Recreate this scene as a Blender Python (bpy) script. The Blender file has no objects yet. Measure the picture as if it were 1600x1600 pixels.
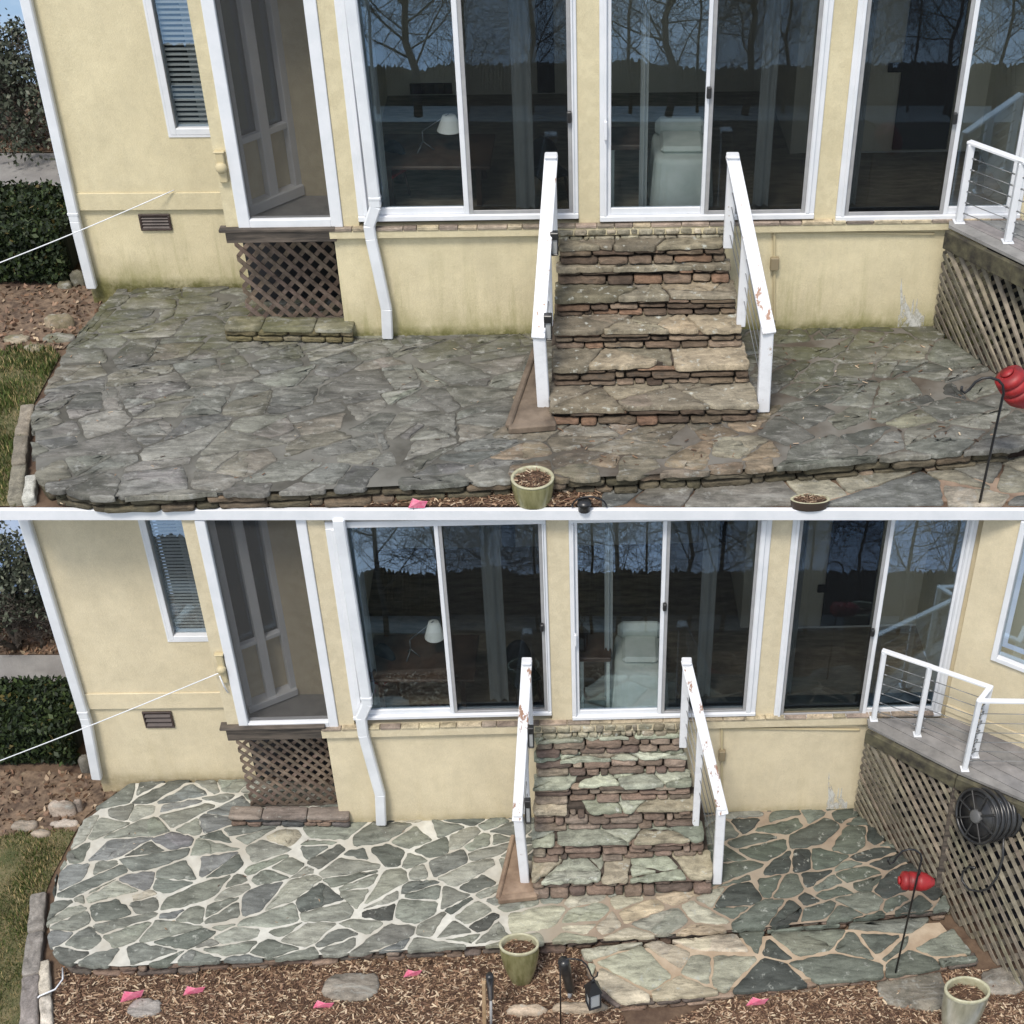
import bpy, bmesh, math, random
from mathutils import Vector, Matrix, noise

# ------------------------------------------------------------------ camera, sky, sun, exposure
R = math.radians
F, PX, PY = 2200.0, 945.0, 800.0          # focal length and principal point for a 1600 px wide frame
TH = R(36.7)                              # camera pitch
CAM = Vector((0.0, -11.68, 6.64))
scn = bpy.context.scene
cd = bpy.data.cameras.new('camera'); co = bpy.data.objects.new('camera', cd)
scn.collection.objects.link(co); scn.camera = co
cd.sensor_width = 36; cd.lens = 36 * F / 1600; cd.shift_x = -(PX - 800) / 1600
cd.clip_start = .1; cd.clip_end = 2000
co.location = CAM; co.rotation_euler = (math.pi / 2 - TH, 0, 0)

SUN_EL, SUN_AZ = R(60), R(20)             # azimuth: behind the camera, a little to the left
w = bpy.data.worlds.new('World'); scn.world = w; w.use_nodes = True
nt = w.node_tree; nt.nodes.clear()
o_ = nt.nodes.new('ShaderNodeOutputWorld'); b_ = nt.nodes.new('ShaderNodeBackground')
s_ = nt.nodes.new('ShaderNodeTexSky'); s_.sky_type = 'NISHITA'; s_.sun_disc = False
s_.sun_elevation = SUN_EL; s_.sun_rotation = math.pi + SUN_AZ
s_.air_density = 1.3; s_.dust_density = 2.2; s_.ozone_density = 1.0
tc = nt.nodes.new('ShaderNodeTexCoord'); ab = nt.nodes.new('ShaderNodeVectorMath'); ab.operation = 'ABSOLUTE'
sx = nt.nodes.new('ShaderNodeSeparateXYZ'); cx = nt.nodes.new('ShaderNodeCombineXYZ')
az = nt.nodes.new('ShaderNodeMath'); az.operation = 'ABSOLUTE'      # sky repeated below the horizon, added so downward reflections stay bright
nt.links.new(tc.outputs['Generated'], sx.inputs[0]); nt.links.new(sx.outputs[2], az.inputs[0])
nt.links.new(sx.outputs[0], cx.inputs[0]); nt.links.new(sx.outputs[1], cx.inputs[1]); nt.links.new(az.outputs[0], cx.inputs[2])
nt.links.new(cx.outputs[0], s_.inputs[0])
cn = nt.nodes.new('ShaderNodeTexNoise'); cn.inputs['Scale'].default_value = 2.6; cn.inputs['Detail'].default_value = 7; cn.inputs['Roughness'].default_value = .6
cm = nt.nodes.new('ShaderNodeMapping'); cm.inputs['Scale'].default_value = (1, 1, 2.2); nt.links.new(cx.outputs[0], cm.inputs[0]); nt.links.new(cm.outputs[0], cn.inputs[0])
cr = nt.nodes.new('ShaderNodeValToRGB'); cr.color_ramp.elements[0].position = .42; cr.color_ramp.elements[1].position = .66
cr.color_ramp.elements[1].color = (.62, .62, .62, 1); nt.links.new(cn.outputs[0], cr.inputs[0])
cmx = nt.nodes.new('ShaderNodeMix'); cmx.data_type = 'RGBA'; nt.links.new(cr.outputs[0], cmx.inputs[0]); nt.links.new(s_.outputs[0], cmx.inputs[6])
cmx.inputs[7].default_value = (7.0, 7.1, 7.3, 1)
nt.links.new(cmx.outputs[2], b_.inputs[0]); b_.inputs[1].default_value = .13
nt.links.new(b_.outputs[0], o_.inputs[0])
sd = bpy.data.lights.new('sun', 'SUN'); sd.energy = 2.2; sd.angle = R(13); sd.color = (1, .95, .86)
so = bpy.data.objects.new('sun', sd); scn.collection.objects.link(so)
so.rotation_euler = (math.pi / 2 - SUN_EL, 0, -SUN_AZ); so.location = (-4, -20, 20)
scn.view_settings.view_transform = 'Standard'; scn.view_settings.look = 'None'
scn.view_settings.exposure = 0.40; scn.view_settings.gamma = 1
scn.cycles.max_bounces = 8; scn.cycles.transparent_max_bounces = 16
scn.cycles.caustics_reflective = False; scn.cycles.caustics_refractive = False

rng = random.Random(11)
U = rng.uniform

# ------------------------------------------------------------------ places read off the photograph
def ray(px, py):
    x = (px - PX) / F; y = (PY - py) / F
    return Vector((x, math.cos(TH) + y * math.sin(TH), -math.sin(TH) + y * math.cos(TH)))
def at(px, py, z):
    d = ray(px, py); return CAM + d * ((z - CAM.z) / d.z)
def aty(px, py, Y):
    d = ray(px, py); return CAM + d * ((Y - CAM.y) / d.y)
Z3 = Vector((0, 0, 1))

class Wall:
    """A vertical plane through two points; s runs along it, o out of it, z up."""
    def __init__(s, p0, p1):
        s.p0 = Vector((p0.x, p0.y, 0)); d = Vector((p1.x - p0.x, p1.y - p0.y, 0)); s.len = d.length
        s.u = d.normalized(); s.n = Vector((s.u.y, -s.u.x, 0))
    def hit(s, px, py, o=0):
        d = ray(px, py); q = s.p0 + s.n * o
        return CAM + d * ((q - CAM).dot(s.n) / d.dot(s.n))
    def sz(s, px, py, o=0):
        h = s.hit(px, py, o); return (h - s.p0).dot(s.u), h.z
    def pt(s, a, z, o=0): return s.p0 + s.u * a + s.n * o + Z3 * z
    def fr(s): return (s.p0, s.u, -s.n, Z3)      # a = along, b = inward, c = up
    def face(s): return (s.p0, s.u, Z3, s.n)     # a = along, b = up, c = outward
GROUND = (Vector((0, 0, 0)), Vector((1, 0, 0)), Vector((0, 1, 0)), Z3)

# ------------------------------------------------------------------ mesh helpers
class MB:
    def __init__(s): s.v = []; s.f = []; s.m = []; s.c = []; s.smooth = []
    def add(s, vs, fs, col=(1, 1, 1), mat=0, sm=False):
        n = len(s.v); s.v.extend(vs)
        for f in fs:
            s.f.append([i + n for i in f]); s.m.append(mat); s.c.append(col); s.smooth.append(sm)
    def build(s, name, mats, parent=None, origin=None, recalc=True):
        if not isinstance(mats, (list, tuple)): mats = [mats]
        me = bpy.data.meshes.new(name)
        if parent is not None: L = wloc(parent)
        elif origin is not None: L = Vector(origin)
        else:
            xs = [p[0] for p in s.v]; ys = [p[1] for p in s.v]; zs = [p[2] for p in s.v]
            L = Vector(((min(xs) + max(xs)) / 2, (min(ys) + max(ys)) / 2, min(zs)))
        me.from_pydata([(p[0] - L.x, p[1] - L.y, p[2] - L.z) for p in s.v], [], s.f)
        me.polygons.foreach_set('material_index', s.m)
        me.polygons.foreach_set('use_smooth', s.smooth)
        at_ = me.attributes.new('Col', 'FLOAT_COLOR', 'FACE')
        flat = []
        for c in s.c: flat += [c[0], c[1], c[2], 1.0]
        at_.data.foreach_set('color', flat)
        for m in mats: me.materials.append(m)
        if recalc:
            bm = bmesh.new(); bm.from_mesh(me); bmesh.ops.recalc_face_normals(bm, faces=bm.faces[:]); bm.to_mesh(me); bm.free()
        me.update()
        o = bpy.data.objects.new(name, me); scn.collection.objects.link(o)
        if parent is not None: o.parent = parent
        else: o.location = L
        return o
def wloc(o):
    L = Vector(o.location); p = o.parent
    while p is not None: L = L + Vector(p.location); p = p.parent
    return L
def tag(o, label=None, cat=None, group=None, kind=None):
    if label: o['label'] = label
    if cat: o['category'] = cat
    if group: o['group'] = group
    if kind: o['kind'] = kind
    return o
def empty(name, loc, label, cat, group=None, kind=None):
    o = bpy.data.objects.new(name, None); scn.collection.objects.link(o); o.location = loc; o.empty_display_size = .2
    return tag(o, label, cat, group, kind)
def mp(fr, a, b, c): return fr[0] + fr[1] * a + fr[2] * b + fr[3] * c

def box(mb, fr, a0, a1, b0, b1, c0, c1, bev=0.0, col=(1, 1, 1), mat=0):
    lo = (min(a0, a1), min(b0, b1), min(c0, c1)); hi = (max(a0, a1), max(b0, b1), max(c0, c1))
    if bev <= 0:
        vs = [mp(fr, *(hi[k] if (i >> k) & 1 else lo[k] for k in range(3))) for i in range(8)]
        mb.add(vs, [(0, 1, 3, 2), (4, 6, 7, 5), (0, 4, 5, 1), (2, 3, 7, 6), (0, 2, 6, 4), (1, 5, 7, 3)], col, mat); return
    bev = min(bev, .45 * min(hi[k] - lo[k] for k in range(3)))
    vs = []; ix = {}
    for i in range(8):
        for k in range(3):
            q = []
            for j in range(3):
                h = (i >> j) & 1; x = hi[j] if h else lo[j]
                if j != k: x += -bev if h else bev
                q.append(x)
            ix[(i, k)] = len(vs); vs.append(mp(fr, *q))
    fs = []
    for k in range(3):
        i1, i2 = [j for j in range(3) if j != k]
        for h in (0, 1):
            base = h << k
            fs.append([ix[(base, k)], ix[(base | 1 << i1, k)], ix[(base | 1 << i1 | 1 << i2, k)], ix[(base | 1 << i2, k)]])
        for h1 in (0, 1):
            for h2 in (0, 1):
                b0_ = (h1 << i1) | (h2 << i2)
                fs.append([ix[(b0_, i1)], ix[(b0_ | 1 << k, i1)], ix[(b0_ | 1 << k, i2)], ix[(b0_, i2)]])
    for i in range(8): fs.append([ix[(i, 0)], ix[(i, 1)], ix[(i, 2)]])
    mb.add(vs, fs, col, mat)
def bar(mb, p0, p1, wd, th, side=None, bev=0.0, col=(1, 1, 1), mat=0):
    p0 = Vector(p0); p1 = Vector(p1); d = (p1 - p0); L = d.length; d.normalize()
    s = Vector(side) if side is not None else (Vector((1, 0, 0)) if abs(d.x) < .9 else Vector((0, 1, 0)))
    s = (s - d * s.dot(d)).normalized(); t = d.cross(s)
    box(mb, (p0, s, t, d), -wd / 2, wd / 2, -th / 2, th / 2, 0, L, bev, col, mat)
def tube(mb, pts, r, n=6, col=(1, 1, 1), mat=0, cap=True):
    pts = [Vector(p) for p in pts]; rs = r if isinstance(r, (list, tuple)) else [r] * len(pts)
    vs = []; fs = []; prev = None
    for i, p in enumerate(pts):
        d = (pts[min(i + 1, len(pts) - 1)] - pts[max(i - 1, 0)])
        if d.length < 1e-9: d = Vector((0, 0, 1))
        d.normalize()
        if prev is None: a = d.orthogonal().normalized()
        else:
            a = prev - d * prev.dot(d)
            a = a.normalized() if a.length > 1e-6 else d.orthogonal().normalized()
        prev = a; b = d.cross(a)
        for k in range(n):
            t = 2 * math.pi * k / n; vs.append(p + (a * math.cos(t) + b * math.sin(t)) * rs[i])
    for i in range(len(pts) - 1):
        for k in range(n):
            k2 = (k + 1) % n; fs.append([i * n + k, i * n + k2, i * n + n + k2, i * n + n + k])
    if cap: fs.append(list(range(n))[::-1]); fs.append([(len(pts) - 1) * n + k for k in range(n)])
    mb.add(vs, fs, col, mat, True)
def lathe(mb, fr, prof, n=28, col=(1, 1, 1), mat=0, ky=1.0):
    vs = []; fs = []
    for (r, z) in prof:
        for k in range(n):
            t = 2 * math.pi * k / n; vs.append(mp(fr, r * math.cos(t), r * math.sin(t) * ky, z))
    for i in range(len(prof) - 1):
        for k in range(n):
            k2 = (k + 1) % n; fs.append([i * n + k, i * n + k2, i * n + n + k2, i * n + n + k])
    mb.add(vs, fs, col, mat, True)
def clip(poly, nx, ny, d):
    """keep nx*x+ny*y <= d"""
    out = []; n = len(poly)
    for i in range(n):
        p, q = poly[i], poly[(i + 1) % n]
        a = nx * p[0] + ny * p[1] - d; b = nx * q[0] + ny * q[1] - d
        if a <= 0: out.append(p)
        if (a < 0 < b) or (b < 0 < a):
            t = a / (a - b); out.append((p[0] + (q[0] - p[0]) * t, p[1] + (q[1] - p[1]) * t))
    return out
def area(poly): return .5 * sum(poly[i][0] * poly[(i + 1) % len(poly)][1] - poly[(i + 1) % len(poly)][0] * poly[i][1] for i in range(len(poly)))
def ccw(poly): return poly if area(poly) > 0 else poly[::-1]
def inset(poly, g):
    poly = ccw(poly); out = poly
    for i in range(len(poly)):
        p, q = poly[i], poly[(i + 1) % len(poly)]; L = math.hypot(q[0] - p[0], q[1] - p[1])
        if L < 1e-6: continue
        nx, ny = (q[1] - p[1]) / L, -(q[0] - p[0]) / L
        out = clip(out, nx, ny, nx * p[0] + ny * p[1] - g)
        if len(out) < 3: return []
    return out
def clip_poly(poly, conv):
    conv = ccw(conv)
    for i in range(len(conv)):
        p, q = conv[i], conv[(i + 1) % len(conv)]; nx, ny = q[1] - p[1], -(q[0] - p[0])
        poly = clip(poly, nx, ny, nx * p[0] + ny * p[1])
        if len(poly) < 3: return []
    return poly
def rough(poly, cut=.2, seg=.06, amp=.006):
    n = len(poly); out = []
    for i in range(n):
        p, q = poly[i], poly[(i + 1) % n]
        L = math.hypot(q[0] - p[0], q[1] - p[1])
        c = min(cut, .022 / max(L, 1e-5)) if L > 0 else cut
        k = max(1, min(7, int(L / seg)))
        for j in range(k + 1):
            t = c + (1 - 2 * c) * j / k
            a = amp if 0 < j < k else amp * .5
            out.append((p[0] + (q[0] - p[0]) * t + U(-a, a), p[1] + (q[1] - p[1]) * t + U(-a, a)))
    return out
def stone(mb, poly, fr, c0, c1, bev=.01, col=(1, 1, 1), jit=.003, mat=0):
    n = len(poly)
    if n < 3: return
    cx_ = sum(p[0] for p in poly) / n; cy_ = sum(p[1] for p in poly) / n
    r1 = []; tilt = (U(-jit, jit), U(-jit, jit))
    for p in poly:
        dx, dy = cx_ - p[0], cy_ - p[1]; L = math.hypot(dx, dy) or 1
        k = min(.45, bev / L); r1.append((p[0] + dx * k, p[1] + dy * k))
    h = c1
    vs = [mp(fr, p[0], p[1], c0) for p in poly] + [mp(fr, p[0], p[1], h - bev + U(-jit, jit) * .5) for p in poly] + \
         [mp(fr, p[0], p[1], h + U(-jit, jit)) for p in r1]
    r2 = [(p[0] * .55 + cx_ * .45, p[1] * .55 + cy_ * .45) for p in r1]
    vs += [mp(fr, p[0], p[1], h + U(-jit, jit) * 1.2) for p in r2] + [mp(fr, cx_, cy_, h + U(-jit, jit))]
    fs = []
    for i in range(n):
        j = (i + 1) % n
        for lv in range(3): fs.append([lv * n + i, lv * n + j, lv * n + n + j, lv * n + n + i])
        fs.append([3 * n + i, 3 * n + j, 4 * n])
    mb.add(vs, fs, col, mat, True)
def voronoi(outline, a, b, ang, keep=None, jit=.42):
    """convex outline (xy) -> convex cells about a x b in size, turned by ang"""
    ca, sa = math.cos(ang), math.sin(ang)
    to = lambda p: ((p[0] * ca + p[1] * sa) / a, (-p[0] * sa + p[1] * ca) / b)
    fro = lambda p: (p[0] * a * ca - p[1] * b * sa, p[0] * a * sa + p[1] * b * ca)
    po = ccw([to(p) for p in outline])
    x0 = min(p[0] for p in po); x1 = max(p[0] for p in po); y0 = min(p[1] for p in po); y1 = max(p[1] for p in po)
    pts = []
    for j in range(int(y1 - y0) + 4):
        for i in range(int(x1 - x0) + 4):
            pts.append((x0 - 1 + i + (.5 if j % 2 else 0) + U(-jit, jit), y0 - 1 + j + U(-jit, jit)))
    pts = [p for p in pts if U(0, 1) > .1]
    cells = []
    for p in pts:
        nb = sorted(((q[0] - p[0]) ** 2 + (q[1] - p[1]) ** 2, q) for q in pts if abs(q[0] - p[0]) < 3 and abs(q[1] - p[1]) < 3)[1:22]
        c = po
        for d2, q in nb:
            nx, ny = q[0] - p[0], q[1] - p[1]
            c = clip(c, nx, ny, nx * (p[0] + q[0]) / 2 + ny * (p[1] + q[1]) / 2)
            if len(c) < 3: break
        if len(c) >= 3 and abs(area(c)) > .04: cells.append([fro(q) for q in c])
    return cells
def crack(outline, a, b, ang, spread=.75, grp=2.1):
    """convex outline -> angular slabs of very mixed size, broken again and again along crooked lines"""
    ca, sa = math.cos(ang), math.sin(ang)
    to = lambda p: ((p[0] * ca + p[1] * sa) / a, (-p[0] * sa + p[1] * ca) / b)
    fro = lambda p: (p[0] * a * ca - p[1] * b * sa, p[0] * a * sa + p[1] * b * ca)
    todo = [ccw([to(p) for p in c]) for c in (voronoi(outline, a * grp, b * grp, ang, jit=.48) if abs(area(outline)) > 6 * a * b else [outline])]; out = []
    while todo:
        c = todo.pop(); A = abs(area(c))
        if A < math.exp(U(-spread, spread)) * 1.25 or len(c) < 3: out.append(c); continue
        mx_ = sum(p[0] for p in c) / len(c); my_ = sum(p[1] for p in c) / len(c)
        sxx = sum((p[0] - mx_) ** 2 for p in c); syy = sum((p[1] - my_) ** 2 for p in c); sxy = sum((p[0] - mx_) * (p[1] - my_) for p in c)
        t = .5 * math.atan2(2 * sxy, sxx - syy) + U(-.62, .62)          # long axis, then turned
        nx, ny = math.cos(t), math.sin(t); e = [nx * (p[0] - mx_) + ny * (p[1] - my_) for p in c]
        d = nx * mx_ + ny * my_ + U(-.22, .22) * (max(e) - min(e))
        p1, p2 = clip(c, nx, ny, d), clip(c, -nx, -ny, -d)
        if len(p1) < 3 or len(p2) < 3: out.append(c); continue
        todo += [p1, p2]
    res = []
    for c in out:
        c = [fro(p) for p in c]
        q = [c[0]]
        for p in c[1:]:
            if math.hypot(p[0] - q[-1][0], p[1] - q[-1][1]) > .012: q.append(p)
        res.append(q)
    return res
def chop(poly, g, knock=.38):
    """uneven joints: every edge drawn in by its own amount, some corners knocked off"""
    poly = ccw(poly); out = poly; n = len(poly)
    for i in range(n):
        p, q = poly[i], poly[(i + 1) % n]; L = math.hypot(q[0] - p[0], q[1] - p[1])
        if L < 1e-5: continue
        t = U(-.05, .05); nx, ny = (q[1] - p[1]) / L, -(q[0] - p[0]) / L; nx, ny = nx * math.cos(t) - ny * math.sin(t), nx * math.sin(t) + ny * math.cos(t)
        mx_, my_ = (p[0] + q[0]) / 2, (p[1] + q[1]) / 2
        out = clip(out, nx, ny, nx * mx_ + ny * my_ - g * U(.25, .9))
        if len(out) < 3: return []
    n = len(out)
    for i in range(n):
        if U(0, 1) < knock:
            p, q, r = out[i - 1], out[i], out[(i + 1) % n]
            v = ((p[0] + r[0]) / 2 - q[0], (p[1] + r[1]) / 2 - q[1]); L = math.hypot(*v)
            if L > .05:
                nx, ny = -v[0] / L + U(-.4, .4), -v[1] / L + U(-.4, .4); k = min(.3 * L, U(.01, .05))
                o2 = clip(out, nx, ny, nx * (q[0] + v[0] / L * k) + ny * (q[1] + v[1] / L * k))
                if len(o2) >= 3 and abs(area(o2)) > .6 * abs(area(out)): out = o2; break
    return out
def slab(mb, q, fr, c0, c1, bev, col, jit, amp, flakes=.3):
    stone(mb, rough(q, .14, .055, amp), fr, c0, c1, bev, col, jit)
    if U(0, 1) < flakes and abs(area(q)) > .02:      # a second split layer left standing on the slab
        n = len(q); mx_ = sum(p[0] for p in q) / n; my_ = sum(p[1] for p in q) / n; t = U(0, 6.28); nx, ny = math.cos(t), math.sin(t)
        f = clip(inset(q, .012) or q, nx, ny, nx * mx_ + ny * my_ + U(-.04, .06))
        if len(f) >= 3: stone(mb, rough(f, .14, .045, amp * 1.6), fr, c1 - .004, c1 + U(.003, .007), .004, vary(col, .12), jit * .7)
def courses(mb, wall_fr, a0, a1, b0, b1, rows, lmin, lmax, c0, c1, pal, gap=.008, bev=.012, var=.02):
    """dry stacked stones in a face: a along, b up, c outward"""
    hs = [U(.7, 1.3) for _ in range(rows)]; S = sum(hs); z = b0
    for h in hs:
        h = h / S * (b1 - b0); x = a0
        while x < a1 - .01:
            L = U(lmin, lmax)
            if a1 - x - L < lmin * .6: L = a1 - x
            ga = gap / 2; w1 = U(-.25, .25) * h * .4
            q = [(x + ga, z + ga + U(0, .12) * h), (x + L - ga, z + ga + U(0, .12) * h), (x + L - ga + U(-.01, .01), z + h - ga - U(0, .15) * h), (x + ga + U(-.01, .01), z + h - ga - U(0, .15) * h)]
            stone(mb, rough(q, .12, .07, min(.005, h * .05)), wall_fr, c0, c1 + U(-var, var), bev, pal(x), .004)
            x += L
        z += h

# ------------------------------------------------------------------ materials
def new_mat(name):
    m = bpy.data.materials.new(name); m.use_nodes = True; n = m.node_tree.nodes; n.clear()
    o = n.new('ShaderNodeOutputMaterial'); p = n.new('ShaderNodeBsdfPrincipled')
    m.node_tree.links.new(p.outputs[0], o.inputs[0]); return m, m.node_tree, p
def noise_node(nt, scale, detail=4, rough_=.55, stretch=None, coord='Position', dist=0):
    if coord == 'Position': g = nt.nodes.new('ShaderNodeNewGeometry'); src = g.outputs['Position']
    else: g = nt.nodes.new('ShaderNodeTexCoord'); src = g.outputs['Object']
    if stretch:
        mpn = nt.nodes.new('ShaderNodeMapping'); mpn.inputs['Scale'].default_value = stretch[:3]
        if len(stretch) > 3: mpn.inputs['Rotation'].default_value = (0, 0, stretch[3])
        nt.links.new(src, mpn.inputs[0]); src = mpn.outputs[0]
    t = nt.nodes.new('ShaderNodeTexNoise'); t.inputs['Scale'].default_value = scale; t.inputs['Detail'].default_value = detail
    t.inputs['Roughness'].default_value = rough_; t.inputs['Distortion'].default_value = dist
    nt.links.new(src, t.inputs['Vector']); return t.outputs[0]
def ramp(nt, src, a, b, ca=(0, 0, 0), cb=(1, 1, 1)):
    r = nt.nodes.new('ShaderNodeValToRGB'); r.color_ramp.elements[0].position = a; r.color_ramp.elements[1].position = b
    r.color_ramp.elements[0].color = (*ca, 1); r.color_ramp.elements[1].color = (*cb, 1)
    nt.links.new(src, r.inputs[0]); return r.outputs[0]
def mix(nt, fac, a, b, mode='MIX'):
    m = nt.nodes.new('ShaderNodeMix'); m.data_type = 'RGBA'; m.blend_type = mode
    for k, x in ((0, fac), (6, a), (7, b)):
        if isinstance(x, (int, float)): m.inputs[k].default_value = x
        elif isinstance(x, tuple): m.inputs[k].default_value = (*x[:3], 1)
        else: nt.links.new(x, m.inputs[k])
    return m.outputs[2]
def bump(nt, p, src, strength, dist=.01):
    b = nt.nodes.new('ShaderNodeBump'); b.inputs['Strength'].default_value = strength; b.inputs['Distance'].default_value = dist
    nt.links.new(src, b.inputs['Height']); nt.links.new(b.outputs[0], p.inputs['Normal'])
def height_mask(nt, z0, z1):
    g = nt.nodes.new('ShaderNodeNewGeometry'); s = nt.nodes.new('ShaderNodeSeparateXYZ'); m = nt.nodes.new('ShaderNodeMapRange')
    nt.links.new(g.outputs['Position'], s.inputs[0]); nt.links.new(s.outputs[2], m.inputs[0])
    m.inputs[1].default_value = z0; m.inputs[2].default_value = z1; m.inputs[3].default_value = 1; m.inputs[4].default_value = 0
    return m.outputs[0]
def mul(nt, a, b):
    m = nt.nodes.new('ShaderNodeMath'); m.operation = 'MULTIPLY'; m.use_clamp = True
    for k, x in enumerate((a, b)):
        if isinstance(x, (int, float)): m.inputs[k].default_value = x
        else: nt.links.new(x, m.inputs[k])
    return m.outputs[0]
def plain(name, col, rough_=.5, c2=None, scale=6, bump_=0, bscale=60, metal=0, stretch=None, lo=.35, hi=.65):
    m, nt, p = new_mat(name)
    p.inputs['Roughness'].default_value = rough_; p.inputs['Metallic'].default_value = metal
    if c2: nt.links.new(ramp(nt, noise_node(nt, scale, 5, .6, stretch), lo, hi, col, c2), p.inputs['Base Color'])
    else: p.inputs['Base Color'].default_value = (*col, 1)
    if bump_: bump(nt, p, noise_node(nt, bscale, 4, .6, stretch), bump_)
    return m
def attr_mat(name, rough_=.8, nscale=9, lo=.55, hi=1.35, stretch=None, bump_=.5, bscale=35, spots=None, spot_rng=(.62, .7), sscale=30, stain=0, algae=False):
    m, nt, p = new_mat(name)
    a = nt.nodes.new('ShaderNodeAttribute'); a.attribute_name = 'Col'
    v = ramp(nt, noise_node(nt, nscale, 7, .65, stretch, dist=.6), .3, .7, (lo,) * 3, (hi,) * 3)
    c = mix(nt, 1.0, a.outputs['Color'], v, 'MULTIPLY')
    if stain:
        c = mix(nt, 1.0, c, ramp(nt, noise_node(nt, 1.1, 5, .62), .32, .68, (1 - stain,) * 3, (1 + stain * .7,) * 3), 'MULTIPLY')
        c = mix(nt, 1.0, c, ramp(nt, noise_node(nt, 75, 5, .75, stretch), .3, .7, (.72,) * 3, (1.28,) * 3), 'MULTIPLY')
        c = mix(nt, mul(nt, ramp(nt, noise_node(nt, 6, 6, .7, stretch, dist=1.5), .56, .64), .4), c, (.05, .048, .042))
    if algae:
        g = nt.nodes.new('ShaderNodeNewGeometry'); sp_ = nt.nodes.new('ShaderNodeSeparateXYZ'); nt.links.new(g.outputs['Position'], sp_.inputs[0])
        def rng_(o_, a_, b_):
            m_ = nt.nodes.new('ShaderNodeMapRange'); nt.links.new(sp_.outputs[o_], m_.inputs[0]); m_.inputs[1].default_value = a_; m_.inputs[2].default_value = b_; return m_.outputs[0]
        wall_ = mul(nt, rng_(1, -.75, .1), ramp(nt, noise_node(nt, 3, 6, .7), .35, .62))
        c = mix(nt, mul(nt, wall_, .75), c, (.085, .085, .03))
        right_ = mul(nt, mul(nt, rng_(0, 1.2, 1.7), rng_(0, 3.2, 2.2)), mul(nt, rng_(1, -1.5, -.7), ramp(nt, noise_node(nt, 2.2, 6, .7), .4, .6)))
        c = mix(nt, mul(nt, right_, .6), c, (.075, .075, .03))
        c = mix(nt, mul(nt, ramp(nt, noise_node(nt, 2.6, 7, .75, dist=.8), .5, .62), .45), c, (.062, .064, .05))
        c = mix(nt, mul(nt, ramp(nt, noise_node(nt, 1.7, 7, .75, stretch, dist=1.2), .55, .66), .55), c, (.36, .355, .32))
    if spots: c = mix(nt, ramp(nt, noise_node(nt, sscale, 5, .65), *spot_rng), c, spots)
    nt.links.new(c, p.inputs['Base Color']); p.inputs['Roughness'].default_value = rough_
    p.inputs['Specular IOR Level'].default_value = .3
    if bump_: bump(nt, p, noise_node(nt, bscale, 6, .7, stretch), bump_, .012)
    return m
def stucco(name, col, z0, algae, amount, top=.55, peel=False):
    m, nt, p = new_mat(name)
    c = ramp(nt, noise_node(nt, 2.2, 6, .65), .3, .7, tuple(x * .88 for x in col), tuple(min(1, x * 1.07) for x in col))
    c = mix(nt, 1.0, c, ramp(nt, noise_node(nt, 11, 5, .7), .35, .65, (.97, .965, .95), (1.03, 1.03, 1.03)), 'MULTIPLY')
    c = mix(nt, mul(nt, ramp(nt, noise_node(nt, 7, 5, .7, (1, 1, .25)), .5, .7), .16), c, tuple(x * .62 for x in col))
    if peel:   # flaked, blotchy paint on the pillars
        c = mix(nt, mul(nt, ramp(nt, noise_node(nt, 9, 3, .5), .5, .56), .3), c, tuple(x * f for x, f in zip(col, (.8, .78, .74))))
    hm = height_mask(nt, z0, z0 + top)
    c = mix(nt, mul(nt, mul(nt, hm, hm), mul(nt, ramp(nt, noise_node(nt, 5, 6, .7, (1, 1, .5)), .3, .62), amount)), c, algae)
    c = mix(nt, mul(nt, mul(nt, height_mask(nt, z0, z0 + 1.0), ramp(nt, noise_node(nt, 4.5, 6, .7, (1.6, 1.6, .16)), .5, .68)), amount * .55), c, algae)
    c = mix(nt, 1.0, c, ramp(nt, noise_node(nt, 160, 3, .7), .3, .7, (.88,) * 3, (1.1,) * 3), 'MULTIPLY')
    hm2 = height_mask(nt, z0, z0 + .1)
    c = mix(nt, mul(nt, hm2, mul(nt, ramp(nt, noise_node(nt, 12, 6, .7), .25, .6), amount)), c, tuple(x * .5 for x in algae))
    nt.links.new(c, p.inputs['Base Color']); p.inputs['Roughness'].default_value = .85
    p.inputs['Specular IOR Level'].default_value = .2
    bump(nt, p, noise_node(nt, 55, 6, .75), .55, .008)
    return m
def chipped(name, base, chip, thr=.64, scale=14, stretch=None):
    m, nt, p = new_mat(name)
    c = ramp(nt, noise_node(nt, 9, 6, .7), .28, .5, tuple(x * .86 for x in base), base)
    c = mix(nt, ramp(nt, noise_node(nt, scale, 5, .7, stretch), thr - .015, thr + .03), c, chip)
    nt.links.new(c, p.inputs['Base Color']); p.inputs['Roughness'].default_value = .45
    bump(nt, p, noise_node(nt, 40, 4, .6, stretch), .12, .004); return m
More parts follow.
